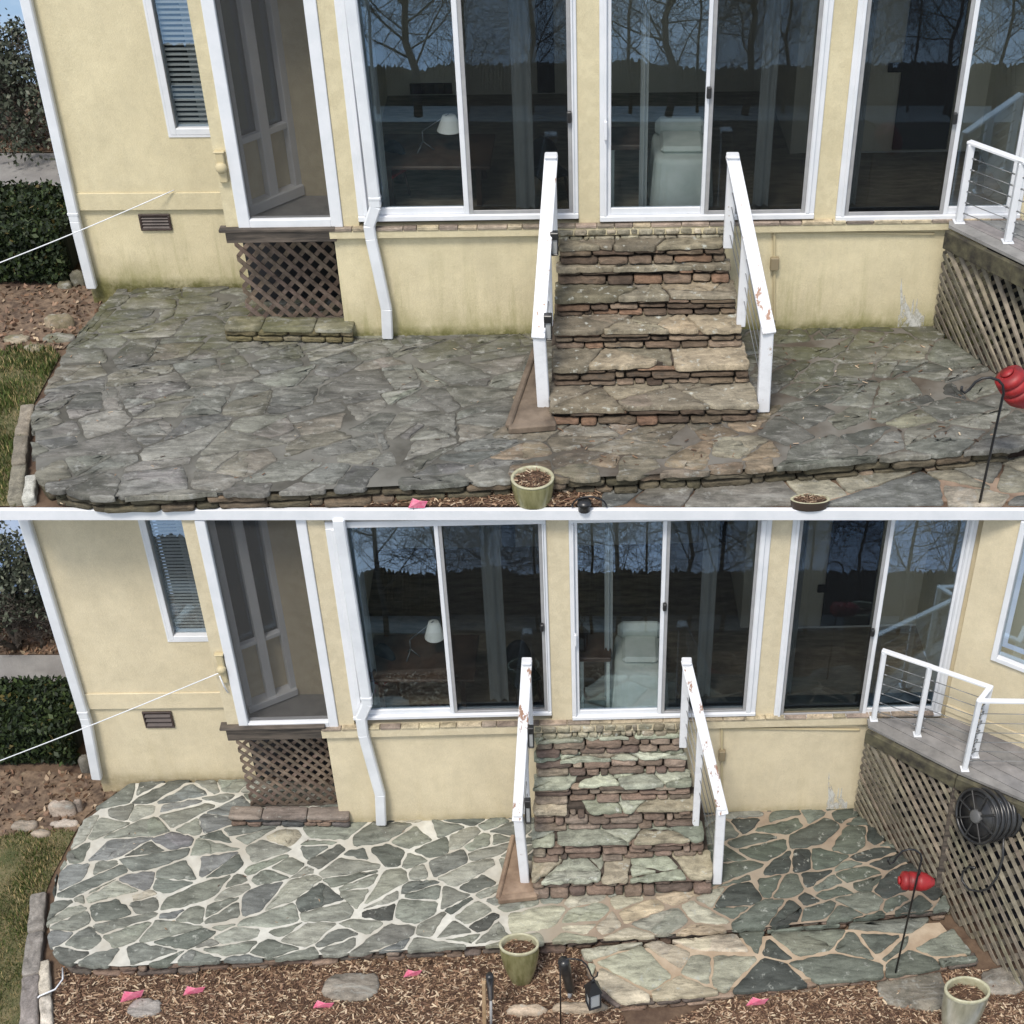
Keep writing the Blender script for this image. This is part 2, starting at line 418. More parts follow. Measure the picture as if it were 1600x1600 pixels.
def glassy(name, refl, tint):
    m, nt, p = new_mat(name); n = nt.nodes; n.remove(p)
    o = [x for x in n if x.type == 'OUTPUT_MATERIAL'][0]
    t = n.new('ShaderNodeBsdfTransparent'); t.inputs[0].default_value = (*tint, 1)
    g = n.new('ShaderNodeBsdfGlossy'); g.inputs['Roughness'].default_value = 0.0; g.inputs[0].default_value = (.52, .74, .96, 1)
    lw = n.new('ShaderNodeLayerWeight'); lw.inputs[0].default_value = .25
    a = n.new('ShaderNodeMath'); a.operation = 'MULTIPLY_ADD'; a.inputs[1].default_value = .5; a.inputs[2].default_value = refl
    nt.links.new(lw.outputs['Fresnel'], a.inputs[0])
    mx = n.new('ShaderNodeMixShader'); nt.links.new(a.outputs[0], mx.inputs[0]); nt.links.new(t.outputs[0], mx.inputs[1]); nt.links.new(g.outputs[0], mx.inputs[2])
    nt.links.new(mx.outputs[0], o.inputs[0]); return m
def meshy(name, col, through):
    m, nt, p = new_mat(name); n = nt.nodes; n.remove(p)
    o = [x for x in n if x.type == 'OUTPUT_MATERIAL'][0]
    t = n.new('ShaderNodeBsdfTransparent'); d = n.new('ShaderNodeBsdfDiffuse'); d.inputs[0].default_value = (*col, 1)
    mx = n.new('ShaderNodeMixShader'); mx.inputs[0].default_value = 1 - through
    nt.links.new(t.outputs[0], mx.inputs[1]); nt.links.new(d.outputs[0], mx.inputs[2]); nt.links.new(mx.outputs[0], o.inputs[0]); return m

def spatter_mat(name):
    m, nt, p = new_mat(name); n = nt.nodes; o = [x for x in n if x.type == 'OUTPUT_MATERIAL'][0]
    p.inputs['Base Color'].default_value = (.66, .655, .61, 1); p.inputs['Roughness'].default_value = .7
    t = n.new('ShaderNodeBsdfTransparent'); mx = n.new('ShaderNodeMixShader')
    nt.links.new(mul(nt, ramp(nt, noise_node(nt, 16, 6, .75, (1, 1, .45)), .40, .58), .85), mx.inputs[0]); nt.links.new(t.outputs[0], mx.inputs[1]); nt.links.new(p.outputs[0], mx.inputs[2])
    nt.links.new(mx.outputs[0], o.inputs[0]); return m
M = {}
M['white'] = plain('white_paint', (.68, .70, .73), .42, (.75, .76, .79), 5, .05)
M['aluminium'] = plain('grey_screen_frame', (.30, .30, .31), .45, (.36, .36, .36), 10)
M['chipped'] = chipped('white_chipped_paint', (.74, .75, .78), (.30, .17, .11), .595, 6, (1.6, .8, .8))
M['post'] = chipped('white_post_paint', (.74, .75, .78), (.42, .35, .30), .68, 9)
M['spout'] = plain('white_metal_spout', (.64, .66, .69), .36, (.73, .75, .78), 4, .04)
M['glass'] = glassy('window_glass', .10, (.93, .95, .95))
M['mesh'] = meshy('insect_screen', (.014, .015, .016), .74)
M['porch_mesh'] = meshy('porch_screen', (.07, .07, .07), .64)
M['black'] = plain('black_metal', (.012, .012, .013), .4)
M['black_plastic'] = plain('black_plastic', (.015, .015, .016), .3, (.03, .03, .03), 20)
M['cable'] = plain('steel_cable', (.20, .205, .21), .4, metal=.5)
M['wood'] = plain('weathered_wood', (.035, .03, .026), .8, (.13, .105, .085), 9, .4, 30, stretch=(.35, 1, 3))
M['lattice_wood'] = plain('porch_lattice_wood', (.07, .05, .04), .8, (.22, .165, .13), 12, .3, 40)
M['grey_lattice'] = plain('grey_lattice_wood', (.10, .085, .065), .85, (.26, .22, .165), 9, .3, 40)
M['deck'] = plain('grey_deck_boards', (.15, .145, .14), .75, (.27, .26, .25), 5, .2, 40, stretch=(.5, 4, 1))
M['moss_beam'] = plain('mossy_beam', (.03, .026, .02), .9, (.11, .10, .06), 8, .5, 30)
M['vent'] = plain('brown_vent', (.035, .022, .02), .5, (.055, .035, .03), 20)
M['blind'] = plain('blind_slats', (.42, .43, .43), .5)
M['dark_room'] = plain('room_wall', (.62, .585, .47), .9, (.68, .64, .53), 2)
M['room_floor'] = plain('room_floor', (.16, .13, .095), .35, (.32, .27, .20), 5, stretch=(1, 4, 1))
M['room_ceiling'] = plain('room_ceiling', (.70, .70, .67), .9)
M['curtain'] = plain('curtain', (.40, .42, .415), .9)
M['dark_cloth_and_shade'] = plain('dark_fabric_and_shade', (.012, .013, .017), .8)  # chair fabric, and the painted black of unlit space behind glass and lattice
M['red'] = plain('red_seat', (.25, .03, .02), .6)
M['brown'] = plain('brown_wood', (.06, .035, .022), .5, (.10, .06, .04), 8)
M['linen'] = plain('white_linen', (.52, .57, .53), .9, (.62, .66, .62), 7)
M['shade'] = plain('lamp_shade', (.82, .83, .80), .8)
M['red_plastic'] = plain('red_plastic', (.34, .014, .016), .5, (.17, .012, .012), 9, .1, 30)
M['pink'] = plain('pink_flag', (.80, .13, .26), .6, (.85, .30, .40), 30)
M['stone'] = attr_mat('flagstone', .8, 4.5, .5, 1.5, (1.0, 3.2, 1, .5), .7, 14, (.36, .37, .33), (.60, .72), 14, .16)
M['stone_old'] = attr_mat('weathered_flagstone', .85, 4, .45, 1.5, (1.0, 3.0, 1, .5), .8, 12, (.30, .30, .275), (.58, .72), 10, .42, True)
M['riser'] = attr_mat('stacked_stone', .85, 8, .5, 1.4, (1, 1, 2.5), .8, 26, stain=.2)
M['tread'] = attr_mat('tread_stone', .8, 7, .5, 1.4, (1, 2, 1), .8, 18, (.46, .47, .42), (.60, .70), 13, .2)
def slat_wood(name, a, b, scale=10):
    m, nt, p = new_mat(name); at_ = nt.nodes.new('ShaderNodeAttribute'); at_.attribute_name = 'Col'
    c = mix(nt, 1.0, ramp(nt, noise_node(nt, scale, 5, .65), .3, .7, a, b), at_.outputs['Color'], 'MULTIPLY')
    nt.links.new(c, p.inputs['Base Color']); p.inputs['Roughness'].default_value = .85; bump(nt, p, noise_node(nt, 45, 4), .3); return m
M['lattice_wood'] = slat_wood('porch_lattice_slats', (.075, .055, .042), (.24, .18, .14), 12)
M['grey_lattice'] = slat_wood('grey_lattice_slats', (.095, .082, .062), (.27, .235, .175), 9)
M['deck'] = slat_wood('grey_deck_planks', (.17, .165, .16), (.29, .28, .27), 6)
M['chips'] = attr_mat('mulch_chips', .9, 20, .8, 1.2, None, 0)
M['leaf'] = attr_mat('leaves', .6, 3, .7, 1.3, None, 0)
M['bark'] = plain('bark', (.05, .042, .035), .9, (.11, .09, .075), 9, .5, 25)
M['soil'] = plain('soil', (.07, .042, .028), .95, (.15, .10, .065), 6, .6, 30)
M['litter'] = plain('leaf_litter', (.075, .05, .035), .95, (.22, .155, .105), 14, .6, 40)
M['mulch_base'] = plain('mulch_base', (.05, .028, .018), .95, (.13, .075, .045), 25, .6, 50)
M['turf'] = plain('turf', (.07, .08, .03), .95, (.18, .15, .08), 5, .5, 60)
M['asphalt'] = plain('old_road', (.20, .19, .185), .9, (.28, .27, .26), 3, .3, 60)
M['concrete'] = plain('concrete_edge', (.30, .27, .23), .9, (.46, .42, .37), 6, .4, 30)
M['tan_mortar'] = plain('tan_mortar', (.17, .115, .08), .9, (.33, .24, .17), 4, .4, 30)
M['dark_mortar'] = plain('dark_mortar', (.035, .027, .021), .95, (.09, .07, .055), 9, .4, 30)
M['hedge_shade_core'] = plain('hedge_shade_core', (.008, .013, .006), .95)
M['cream'] = plain('cream_box', (.52, .44, .27), .6)
M['lamp_glass'] = plain('lamp_glass', (.35, .36, .36), .2)
M['slate'] = plain('shore_woods', (.003, .004, .003), .95, (.042, .042, .030), 1.3, stretch=(2.2, 1, .8))
M['soffit'] = plain('soffit', (.3, .29, .27), .9)

def glaze(name, a, b):
    m, nt, p = new_mat(name)
    c = ramp(nt, noise_node(nt, 16, 5, .6, (1, 1, .22)), .3, .7, a, b)
    nt.links.new(c, p.inputs['Base Color']); p.inputs['Roughness'].default_value = .22; return m
M['glaze'] = glaze('olive_glaze', (.13, .125, .05), (.30, .28, .15))
M['glaze_pale'] = glaze('pale_glaze', (.20, .19, .13), (.36, .34, .26))
M['rim'] = plain('glazed_rim', (.46, .44, .31), .25, (.36, .34, .22), 20)

def mortar_mat(name, left, right, xs, dark, damt):
    m, nt, p = new_mat(name)
    c = ramp(nt, noise_node(nt, 9, 5, .6), .3, .7, tuple(x * .72 for x in left), left)
    g = nt.nodes.new('ShaderNodeNewGeometry'); s = nt.nodes.new('ShaderNodeSeparateXYZ'); mr = nt.nodes.new('ShaderNodeMapRange')
    nt.links.new(g.outputs['Position'], s.inputs[0]); nt.links.new(s.outputs[0], mr.inputs[0])
    mr.inputs[1].default_value = xs - .15; mr.inputs[2].default_value = xs + .15
    c2 = ramp(nt, noise_node(nt, 5, 5, .6), .3, .7, tuple(x * .6 for x in right), right)
    c = mix(nt, mr.outputs[0], c, c2)
    c = mix(nt, mul(nt, ramp(nt, noise_node(nt, 1.3, 4, .6), .42, .6), damt), c, dark)
    nt.links.new(c, p.inputs['Base Color']); p.inputs['Roughness'].default_value = .9
    bump(nt, p, noise_node(nt, 50, 4, .6), .3, .006); return m

def vary(c, s=.15, h=.03):
    k = 1 + U(-s, s); return tuple(max(.004, x * k * (1 + U(-h, h))) for x in c)
def pick(*opts):
    t = U(0, sum(o[0] for o in opts))
    for o in opts:
        t -= o[0]
        if t <= 0: c = vary(o[1], .22, .022); return (c[0] * 1.03, c[1], c[2] * .95)
    return vary(opts[-1][1])

# ------------------------------------------------------------------ builders shared by the two storeys
def lattice_panel(name, mat, parent, P00, P10, P11, P01, pitch, wd, th=.012):
    """crossing slats over the (possibly twisted) quad P00 (bottom left) P10 P11 P01; returns the part"""
    P00, P10, P11, P01 = (Vector(p) for p in (P00, P10, P11, P01))
    Lx = ((P10 - P00).length + (P11 - P01).length) / 2; Ly = ((P01 - P00).length + (P11 - P10).length) / 2
    nn = (P10 - P00).cross(P01 - P00).normalized()
    if nn.y > 0: nn = -nn
    def sp(x, y, c):
        u, v = x / Lx, y / Ly
        return (P00 * (1 - u) + P10 * u) * (1 - v) + (P01 * (1 - u) + P11 * u) * v + nn * c
    q = [(0, 0), (Lx, 0), (Lx, Ly), (0, Ly)]; mb = MB()
    for layer, sg in ((0, 1), (1, -1)):
        d = (math.cos(R(48)) * sg, math.sin(R(48))); nrm = (-d[1], d[0])
        for i in range(-int((Lx + Ly) / pitch) - 2, int((Lx + Ly) / pitch) + 3):
            off = i * pitch + U(-.004, .004); c = (nrm[0] * off, nrm[1] * off); ww = wd / 2 * U(.9, 1.08)
            st = [(c[0] + d[0] * t + nrm[0] * s_, c[1] + d[1] * t + nrm[1] * s_) for t, s_ in ((-9, -ww), (9, -ww), (9, ww), (-9, ww))]
            pl = clip_poly(st, q)
            if len(pl) < 3: continue
            z0 = layer * (th + .001); n = len(pl); cc = vary((1, 1, 1), .25, .04)
            vs = [sp(p[0], p[1], z0) for p in pl] + [sp(p[0], p[1], z0 + th) for p in pl]
            mb.add(vs, [list(range(n)), list(range(n, 2 * n))] + [[k, (k + 1) % n, n + (k + 1) % n, n + k] for k in range(n)], cc)
    return mb.build(name, mat, parent)

def sliding_door(house, W, S, xs, row_b, row_t, ref, mirror=False, hblack=None, hwhite=None):
    """xs: outer left, glass left, mid a, mid b, glass right, outer right (pixels on row ref)"""
    s = [W.sz(x, ref)[0] for x in xs]; zb = W.sz(xs[0], row_b)[1]; zt = row_t
    L = W.pt((s[0] + s[-1]) / 2, zb)
    d = bpy.data.objects.new('sliding_door', None); scn.collection.objects.link(d); d.parent = house; d.location = L - wloc(house)
    fr = W.fr(); k = S['k']
    f = MB(); bt = .085 * k
    box(f, fr, s[0], s[-1], -.045, .06, zb, zb + bt * .55, .006)                      # threshold
    box(f, fr, s[0], s[1] - .018 * k, -.03, .06, zb + bt * .55, zt, .006)
    box(f, fr, s[4] + .018 * k, s[-1], -.03, .06, zb + bt * .55, zt, .006)
    box(f, fr, s[0] + (s[1] - s[0]) * .45, s[1] - .022 * k, -.045, -.0305, zb + bt * .56, zt, .004)
    box(f, fr, s[4] + .022 * k, s[4] + (s[5] - s[4]) * .55, -.045, -.0305, zb + bt * .56, zt, .004)
    box(f, fr, s[0] + .001, s[-1] - .001, -.028, .058, zt, zt + .07 * k, .006)
    f.build('frame', M['white'], d)
    fl = (s[3] + .001, s[4] + .0175 * k) if mirror else (s[1] - .0175 * k, s[2] - .001)      # plain leaf
    sl = (s[1] - .017 * k, s[2] - .002) if mirror else (s[3] + .002, s[4] + .017 * k)        # leaf behind the insect screen
    f = MB()
    box(f, fr, s[2], s[3], -.026, .02, zb + bt * .56, zt - .001, .005)
    e0, e1 = (fl[1] - .03 * k, fl[1]) if mirror else (fl[0], fl[0] + .03 * k)
    box(f, fr, e0, e1, -.012, .02, zb + bt * .56, zt - .001, .004)
    r0, r1 = (fl[0], e0 - .0005) if mirror else (e1 + .0005, fl[1])
    box(f, fr, r0, r1, -.012, .02, zb + bt * .56, zb + bt * 1.25, .004)
    f.build('stile', M['white'], d)
    f = MB(); g = .03 * k; a0, a1 = sl
    box(f, fr, a0, a0 + g, -.024, -.008, zb + bt * .56, zt - .002, .003)
    box(f, fr, a1 - g, a1, -.024, -.008, zb + bt * .56, zt - .002, .003)
    box(f, fr, a0 + g, a1 - g, -.023, -.009, zb + bt * .56, zb + bt * .56 + g, .003)
    f.build('screen_frame', M['aluminium'], d)
    f = MB(); box(f, fr, a0 + g, a1 - g, -.0165, -.0155, zb + bt * .56 + g, zt - .003); f.build('screen', M['mesh'], d)
    f = MB(); box(f, fr, r0, r1, .004, .010, zb + bt * 1.25, zt - .002); f.build('glass_pane', M['glass'], d)
    f = MB(); box(f, fr, a0, a1, .030, .036, zb + bt * .56, zt - .002); f.build('glass_pane', M['glass'], d)
    if hblack:
        a, z = W.sz(*hblack); f = MB()
        box(f, fr, a - .018 * k, a + .018 * k, -.065, -.0245, z - .045 * k, z + .045 * k, .008); f.build('handle', M['black_plastic'], d)
    if hwhite:
        a, z = W.sz(*hwhite); f = MB()
        box(f, fr, a - .012 * k, a + .012 * k, -.075, -.055, z - .075 * k, z + .075 * k, .006)
        for q in (-.06, .06): box(f, fr, a - .01 * k, a + .01 * k, -.056, -.0455, z + q * k - .012, z + q * k + .012)
        f.build('handle', M['white'], d)
    return s, zb

def downspout(house, W, pts, wpx, o=.055, foot=None):
    """pts: pixel path on the wall plane"""
    mb = MB(); P = [W.hit(x, y, o) for x, y in pts]
    wd = (W.hit(pts[0][0] + wpx / 2, pts[0][1], o) - W.hit(pts[0][0] - wpx / 2, pts[0][1], o)).length
    for i in range(len(P) - 1):
        a, b = P[i], P[i + 1]; d = (b - a).normalized() * .008
        bar(mb, a - (d if i else d * 0), b + d, wd * (1 - .004 * (i % 2)), wd * .72 * (1 - .006 * (i % 2)), W.u, .012)
    for i in (1,):
        if len(P) > 3: bar(mb, P[i] + Z3 * .10, P[i] + Z3 * .06, wd * 1.08, wd * .8, W.u, .01)
    return mb.build('downspout', M['spout'], house)

def curtain(W, s0, s1, z0, z1, depth, label, group):
    mb = MB(); n = max(8, int(abs(s1 - s0) / .025)); vs = []
    for j in range(2):
        for i in range(n + 1):
            a = s0 + (s1 - s0) * i / n; b = depth + .03 * math.sin(i * 1.25) + .01 * math.sin(i * .5)
            vs.append(W.pt(a, z0 if j == 0 else z1, -b))
    vs2 = [v - W.n * .006 for v in vs]; m = len(vs)
    fs = [[i, i + 1, n + 2 + i, n + 1 + i] for i in range(n)] + [[m + i, m + n + 1 + i, m + n + 2 + i, m + i + 1] for i in range(n)]
    fs += [[0, n + 1, m + n + 1, m], [n, m + n, m + 2 * n + 1, 2 * n + 1]]
    mb.add(vs + vs2, fs, sm=True)
    return tag(mb.build('curtain', M['curtain']), label, 'curtain', group)

def pot(px, py, rpx, z_rim, H, ky, body, label, group, squat=.62):
    c = at(px, py, z_rim); r = (at(px + rpx, py, z_rim) - c).length
    base = Vector((c.x, c.y, z_rim - H))
    o = empty('glazed_pot', base, label, 'pot', group)
    fr = (base, Vector((1, 0, 0)), Vector((0, 1, 0)), Z3); mb = MB()
    prof = [(0.0, 0), (r * squat * .97, 0), (r * squat, .012)]
    for i in range(1, 13):
        t = i / 12; prof.append((r * (squat + (1 - squat) * math.sin(t * math.pi / 2) ** .9) * (.985 if i < 12 else .97), .012 + (H * .93 - .012) * t))
    lathe(mb, fr, prof, 36, ky=ky); mb.build('body', body, o)
    mb = MB(); lathe(mb, fr, [(r * .955, H * .928), (r * 1.0, H * .94), (r * 1.01, H * .97), (r * .985, H), (r * .90, H), (r * .86, H * .97), (r * .85, H * .80)], 36, ky=ky)
    mb.build('rim', M['rim'], o)
    mb = MB(); lathe(mb, fr, [(0, H * .85), (r * .4, H * .855), (r * .85, H * .845)], 24, ky=ky)
    mb.build('soil', M['mulch_base'], o)
    mb = MB()
    for i in range(170):
        t = U(0, 2 * math.pi); q = r * .8 * math.sqrt(U(0, 1))
        chip(mb, Vector((base.x + q * math.cos(t), base.y + q * math.sin(t) * ky, base.z + H * .86 + U(0, .03))), r * U(.10, .26), ky)
    tag(mb.build('bark_chips', M['chips'], o, recalc=False), kind='stuff')
    return o
CH = ((4, (.205, .13, .085)), (3, (.34, .24, .165)), (4, (.075, .046, .032)), (2, (.52, .42, .31)), (3, (.12, .072, .05)))
def chip(mb, p, L, ky=1.0, tall=.35):
    t = U(0, 2 * math.pi); wd = L * U(.12, .3)
    d = Vector((math.cos(t), math.sin(t) * ky, U(-tall, tall))); s = Vector((-math.sin(t), math.cos(t) * ky, U(-.3, .3)))
    d *= L / 2; s *= wd / 2; c = pick(*CH); u = Vector((0, 0, wd * .35))
    vs = [p - d - s, p + d - s * .6, p + d * U(.8, 1) + s, p - d * .9 + s * .8]; k = [v - u for v in vs]
    mb.add(vs + k, [(0, 1, 2, 3), (0, 4, 5, 1), (1, 5, 6, 2), (2, 6, 7, 3), (3, 7, 4, 0)], c)

def inside(p, poly):
    r = False; n = len(poly)
    for i in range(n):
        a, b = poly[i], poly[(i + 1) % n]
        if (a[1] > p[1]) != (b[1] > p[1]) and p[0] < (b[0] - a[0]) * (p[1] - a[1]) / (b[1] - a[1]) + a[0]: r = not r
    return r
def xy(pts, z): return [tuple(at(x, y, z)[:2]) for x, y in pts]
def scatter(poly, n):
    xs = [p[0] for p in poly]; ys = [p[1] for p in poly]; out = []
    while len(out) < n:
        p = (U(min(xs), max(xs)), U(min(ys), max(ys)))
        if inside(p, poly): out.append(p)
    return out
def sheet(name, pts, z, mat, label, cat, kind, th=.0):
    mb = MB(); n = len(pts)
    if th: mb.add([Vector((p[0], p[1], z)) for p in pts] + [Vector((p[0], p[1], z - th)) for p in pts], [list(range(n)), list(range(n, 2 * n))] + [[i, (i + 1) % n, n + (i + 1) % n, n + i] for i in range(n)])
    else: mb.add([Vector((p[0], p[1], z)) for p in pts], [list(range(n))])
    return tag(mb.build(name, mat), label, cat, kind=kind)
def mulch(poly_px, z, n, L, ky, label):
    poly = xy(poly_px, z); mb = MB()
    mb.add([Vector((p[0], p[1], z + .004)) for p in poly], [list(range(len(poly)))], mat=1)
    for p in scatter(poly, n): chip(mb, Vector((p[0], p[1], z + U(.006, .03))), L * U(.35, 1.9), ky)
    return tag(mb.build('mulch', [M['chips'], M['mulch_base']], recalc=False), label, 'mulch', kind='stuff')
def grass(poly_px, z, n, h, label, dry=.25):
    poly = xy(poly_px, z); mb = MB()
    mb.add([Vector((p[0], p[1], z + .003)) for p in poly], [list(range(len(poly)))], mat=1)
    for p in scatter(poly, n):
        t = U(0, 6.28); b = Vector((p[0], p[1], z)); hh = h * U(.4, 1.3) * (.55 + .9 * max(0, .5 + noise.noise(Vector((p[0] * 3, p[1] * 3, 1))))); l = Vector((U(-.5, .5), U(-.5, .5), 1)) * hh; s = Vector((math.cos(t), math.sin(t), 0)) * hh * .09
        c = pick((1 - dry, (.085, .115, .032)), (dry, (.36, .29, .15)), (.3, (.05, .075, .022)))
        mb.add([b - s, b + s, b + l * .6 + s * .7 + Vector((0, 0, 0)), b + l], [(0, 1, 2), (0, 2, 3)], c)
    return tag(mb.build('grass', [M['leaf'], M['turf']], recalc=False), label, 'grass', kind='stuff')
def leaf(mb, p, L, c):
    d = Vector((U(-1, 1), U(-1, 1), U(-1, 1))).normalized(); s = d.orthogonal().normalized()
    s = (s * math.cos(5 * L * 99) + d.cross(s) * math.sin(5 * L * 99)) * L * .28; d = d * L * .5
    mb.add([p - d, p + s, p + d, p - s], [(0, 1, 2, 3)], c)
def limb(mb, p, d, r, L, depth, spread=.55, up=.12, n=5, kids=(2, 3)):
    pts = [p]; rs = [r]; q = p; dd = d.normalized()
    for i in range(4):
        dd = (dd + Vector((U(-1, 1), U(-1, 1), U(-1, 1) + up)) * .16).normalized(); q = q + dd * L / 4; pts.append(q); rs.append(r * (1 - .11 * (i + 1)))
    tube(mb, pts, rs, n)
    if depth <= 0: return
    for j in range(rng.randint(*kids)):
        k = rng.randint(1, 4); nd = (dd + Vector((U(-1, 1), U(-1, 1), U(-.6, 1))) * spread * 1.5).normalized()
        limb(mb, pts[k], nd, rs[k] * U(.45, .7), L * U(.55, .85), depth - 1, spread, up, 4 if depth < 3 else 5, kids)
    limb(mb, q, dd, rs[-1] * .9, L * .8, depth - 1, spread, up, 4, kids)
def twigs(mb, p, d, r, L, depth):
    """a limb that wanders, forks and sheds ever finer side twigs"""
    n = 6; q = p; dd = d.normalized(); pts = [p]; rs = [r]
    for i in range(n):
        dd = (dd + Vector((U(-1, 1), U(-1, 1), U(-.8, 1))) * .22).normalized(); q = q + dd * L / n
        pts.append(q); rs.append(max(.004, r * (1 - .1 * (i + 1))))
        if depth > 0 and i > 0:
            for _ in range(2 if depth > 1 else 1):
                nd = (dd * .5 + Vector((U(-1, 1), U(-1, 1) * .7, U(-.5, 1)))).normalized()
                twigs(mb, q, nd, rs[-1] * .5, L * U(.38, .62), depth - 1)
    tube(mb, pts, rs, 3 if depth < 2 else 5, cap=False)
def bare_tree(base, height, r, label, group, depth=3, fork=.42):
    o = empty('bare_tree', base, label, 'tree', group); mb = MB(); pts = [base]
    for i in range(8): pts.append(base + Vector((U(-.5, .5) * r * 3, U(-.3, .3) * r, height * .8 * (i + 1) / 8)))
    tube(mb, pts, [r * (1 - .08 * i) for i in range(9)], 8); mb.build('trunk', M['bark'], o); mb = MB()
    for i in range(20):
        t = fork + (.95 - fork) * i / 19; j = min(7, int(t * 8)); p = pts[j].lerp(pts[j + 1], t * 8 - j if t * 8 < 8 else 1)
        a = U(0, 6.28); twigs(mb, p, Vector((math.cos(a), math.sin(a) * .5, U(.15, 1.0))), r * U(.14, .34), height * U(.2, .42), depth)
    mb.build('branches', M['bark'], o); return o
def leafy(name, base, H, rx, ry, label, cat, cols, n, L, z0=.25):
    o = empty(name, base, label, cat); mb = MB()
    for i in range(5): limb(mb, base, Vector((U(-.6, .6), U(-.4, .4), 1)), .035, H * .45, 2)
    mb.build('stems_or_core', M['bark'], o); mb = MB()
    cl = [(Vector((U(-1, 1) * rx, U(-1, 1) * ry, H * (z0 + (1 - z0) * U(0, 1)))), U(.18, .42)) for _ in range(26)]
    for i in range(n):
        c, q = rng.choice(cl); v = Vector((rng.gauss(0, 1), rng.gauss(0, 1), rng.gauss(0, 1))) * q * .5 * max(rx, .5)
        leaf(mb, base + c + v, L * U(.6, 1.3), pick(*cols))
    mb.build('crown', M['leaf'], o, recalc=False); return o

# ================================================================== one storey of the place
def build(S):
    old = S['old']; zg = S['z']; k = S['k']; word = S['word']; X = S
    g0 = X['garden_z']
    W = Wall(at(*X['base_l'], zg), at(*X['base_r'], zg))          # facade
    Wr = Wall(at(*X['rec_l'], zg), at(*X['rec_r'], zg))           # recessed wall on the left
    cream = (.68, .60, .405) if old else (.675, .59, .42)
    st_ = stucco('stucco_' + word, cream, zg, (.25, .24, .085) if old else (.46, .38, .2), .95 if old else .45, .42 if old else .25)
    st_p = stucco('pillar_stucco_' + word, tuple(x * .97 for x in cream), zg - 9, (.2, .2, .1), 0, peel=True)
    house = empty('house', W.pt(W.len / 2, zg), X['house_label'], 'house', 'cream stucco house fronts')
    fr = W.fr(); ff = W.face()
    zs = W.sz(X['d2'][0], X['d_bot'])[1]                            # door threshold level
    zled = W.sz(X['d2'][0], X['ledge_b'])[1]
    ztop = X['ztop'] if 'ztop' in X else W.sz(900, X['top_row'])[1]
    zhead = W.sz(900, X['head_row'])[1]
    ref = X['d_ref']
    # --- sliding doors
    s1, _ = sliding_door(house, W, S, X['d1'], X['d_bot'], zhead, ref, hblack=X['h1'])
    s2, _ = sliding_door(house, W, S, X['d2'], X['d_bot'], zhead, ref, hblack=X['h2'], hwhite=X['h2w'])
    s3, _ = sliding_door(house, W, S, X['d3'], X['d_bot'], zhead, ref, mirror=True, hblack=X['h3'])
    sp_r = W.sz(X['porch_r'], X['d_bot'])[0]; sp_l = W.sz(X['porch_l'], X['d_bot'])[0]
    send = s3[5] + X['end_extra']
    # --- walls
    mb = MB(); zb0 = zg - .25
    sA = W.sz(*X['found_l'])[0]
    box(mb, fr, sA, send, 0, .25, zb0, zled)
    box(mb, fr, sA + .002, send - .002, .0, .24, zled, zs - .02)
    mb.build('wall', st_, house)
    for a, b in ((sp_r, s1[0]), (s1[5], s2[0]), (s2[5], s3[0])):
        mb = MB(); box(mb, fr, a + .001, b - .001, -.012, .2, zs - .018, ztop); mb.build('pillar', st_p, house)
    mb = MB()
    box(mb, fr, s1[0], send, .0, .18, zhead + .071 * k, ztop - .002)
    if X['end_extra'] > .02: box(mb, fr, s3[5] + .001, send, -.004, .2, zs - .018, zhead + .0705 * k)
    mb.build('wall', st_, house)
    mb = MB(); box(mb, fr, sA - .03, s2[5] + (s3[5] - s2[5]) * X['ledge_end'], -.055, -.0005, zled + .001, zs - .045 * k, .006); mb.build('sill', st_p, house)
    mb = MB(); x = sA - .02
    while x < s3[4]:
        L = U(.12, .3); box(mb, fr, x, x + L - .006, -.065, -.002, zs - .043 * k, zs - .019 * k + U(0, .006), .004, pick((2, (.30, .25, .21)), (3, (.46, .40, .29)), (1, (.26, .22, .19)))); x += L
    mb.build('brick_ledge', M['riser'], house)
    # --- recessed wall with window, band, vent
    rl, rr = 0, Wr.sz(X['porch_col'][1] + 30, X['rec_r'][1])[0]
    zt_r = ztop
    fw = Wr.fr()
    wl, zwb = Wr.sz(*X['win'][0]); wr, _ = Wr.sz(X['win'][1][0] + 40, X['win'][1][1])
    zband = Wr.sz(240, X['band'][1])[1]; zband_t = Wr.sz(240, X['band'][0])[1]
    mb = MB()
    box(mb, fw, rl, rr, .0, .25, zb0, zband)
    box(mb, fw, rl, wl, -.025, .25, zband + .0005, zt_r)
    box(mb, fw, wl, rr, -.025, .25, zband + .001, zwb)
    box(mb, fw, wr, rr, -.025, .25, zwb + .0005, zt_r)
    mb.build('wall', st_, house)
    mb = MB(); box(mb, fw, rl + .01, rr, -.04, -.0255, zband + .002, zband_t, .004); mb.build('sill', st_, house)
    # house flank going back on the left
    mb = MB(); box(mb, fw, rl + .002, rl + .22, .2505, 1.6 if not old else 4.0, zb0, zt_r - .003); mb.build('wall', st_, house)
    win = bpy.data.objects.new('window', None); scn.collection.objects.link(win); win.parent = house; win.location = Wr.pt(wl, zwb) - wloc(house)
    f = MB(); g = .05 * k
    box(f, fw, wl, wl + g, -.035, .1, zwb, zt_r - .01, .004); box(f, fw, wl + g, wr, -.035, .1, zwb, zwb + g * 1.1, .004)
    box(f, fw, wl - .02 * k, wl - .001, -.032, -.0255, zwb - .02 * k, zt_r - .01)
    box(f, fw, wl - .02 * k, wr, -.034, -.0255, zwb - .02 * k, zwb - .001)
    f.build('frame', M['white'], win)
    f = MB(); box(f, fw, wl + g, wr, .02, .026, zwb + g * 1.1, zt_r - .02); f.build('glass_pane', M['glass'], win)
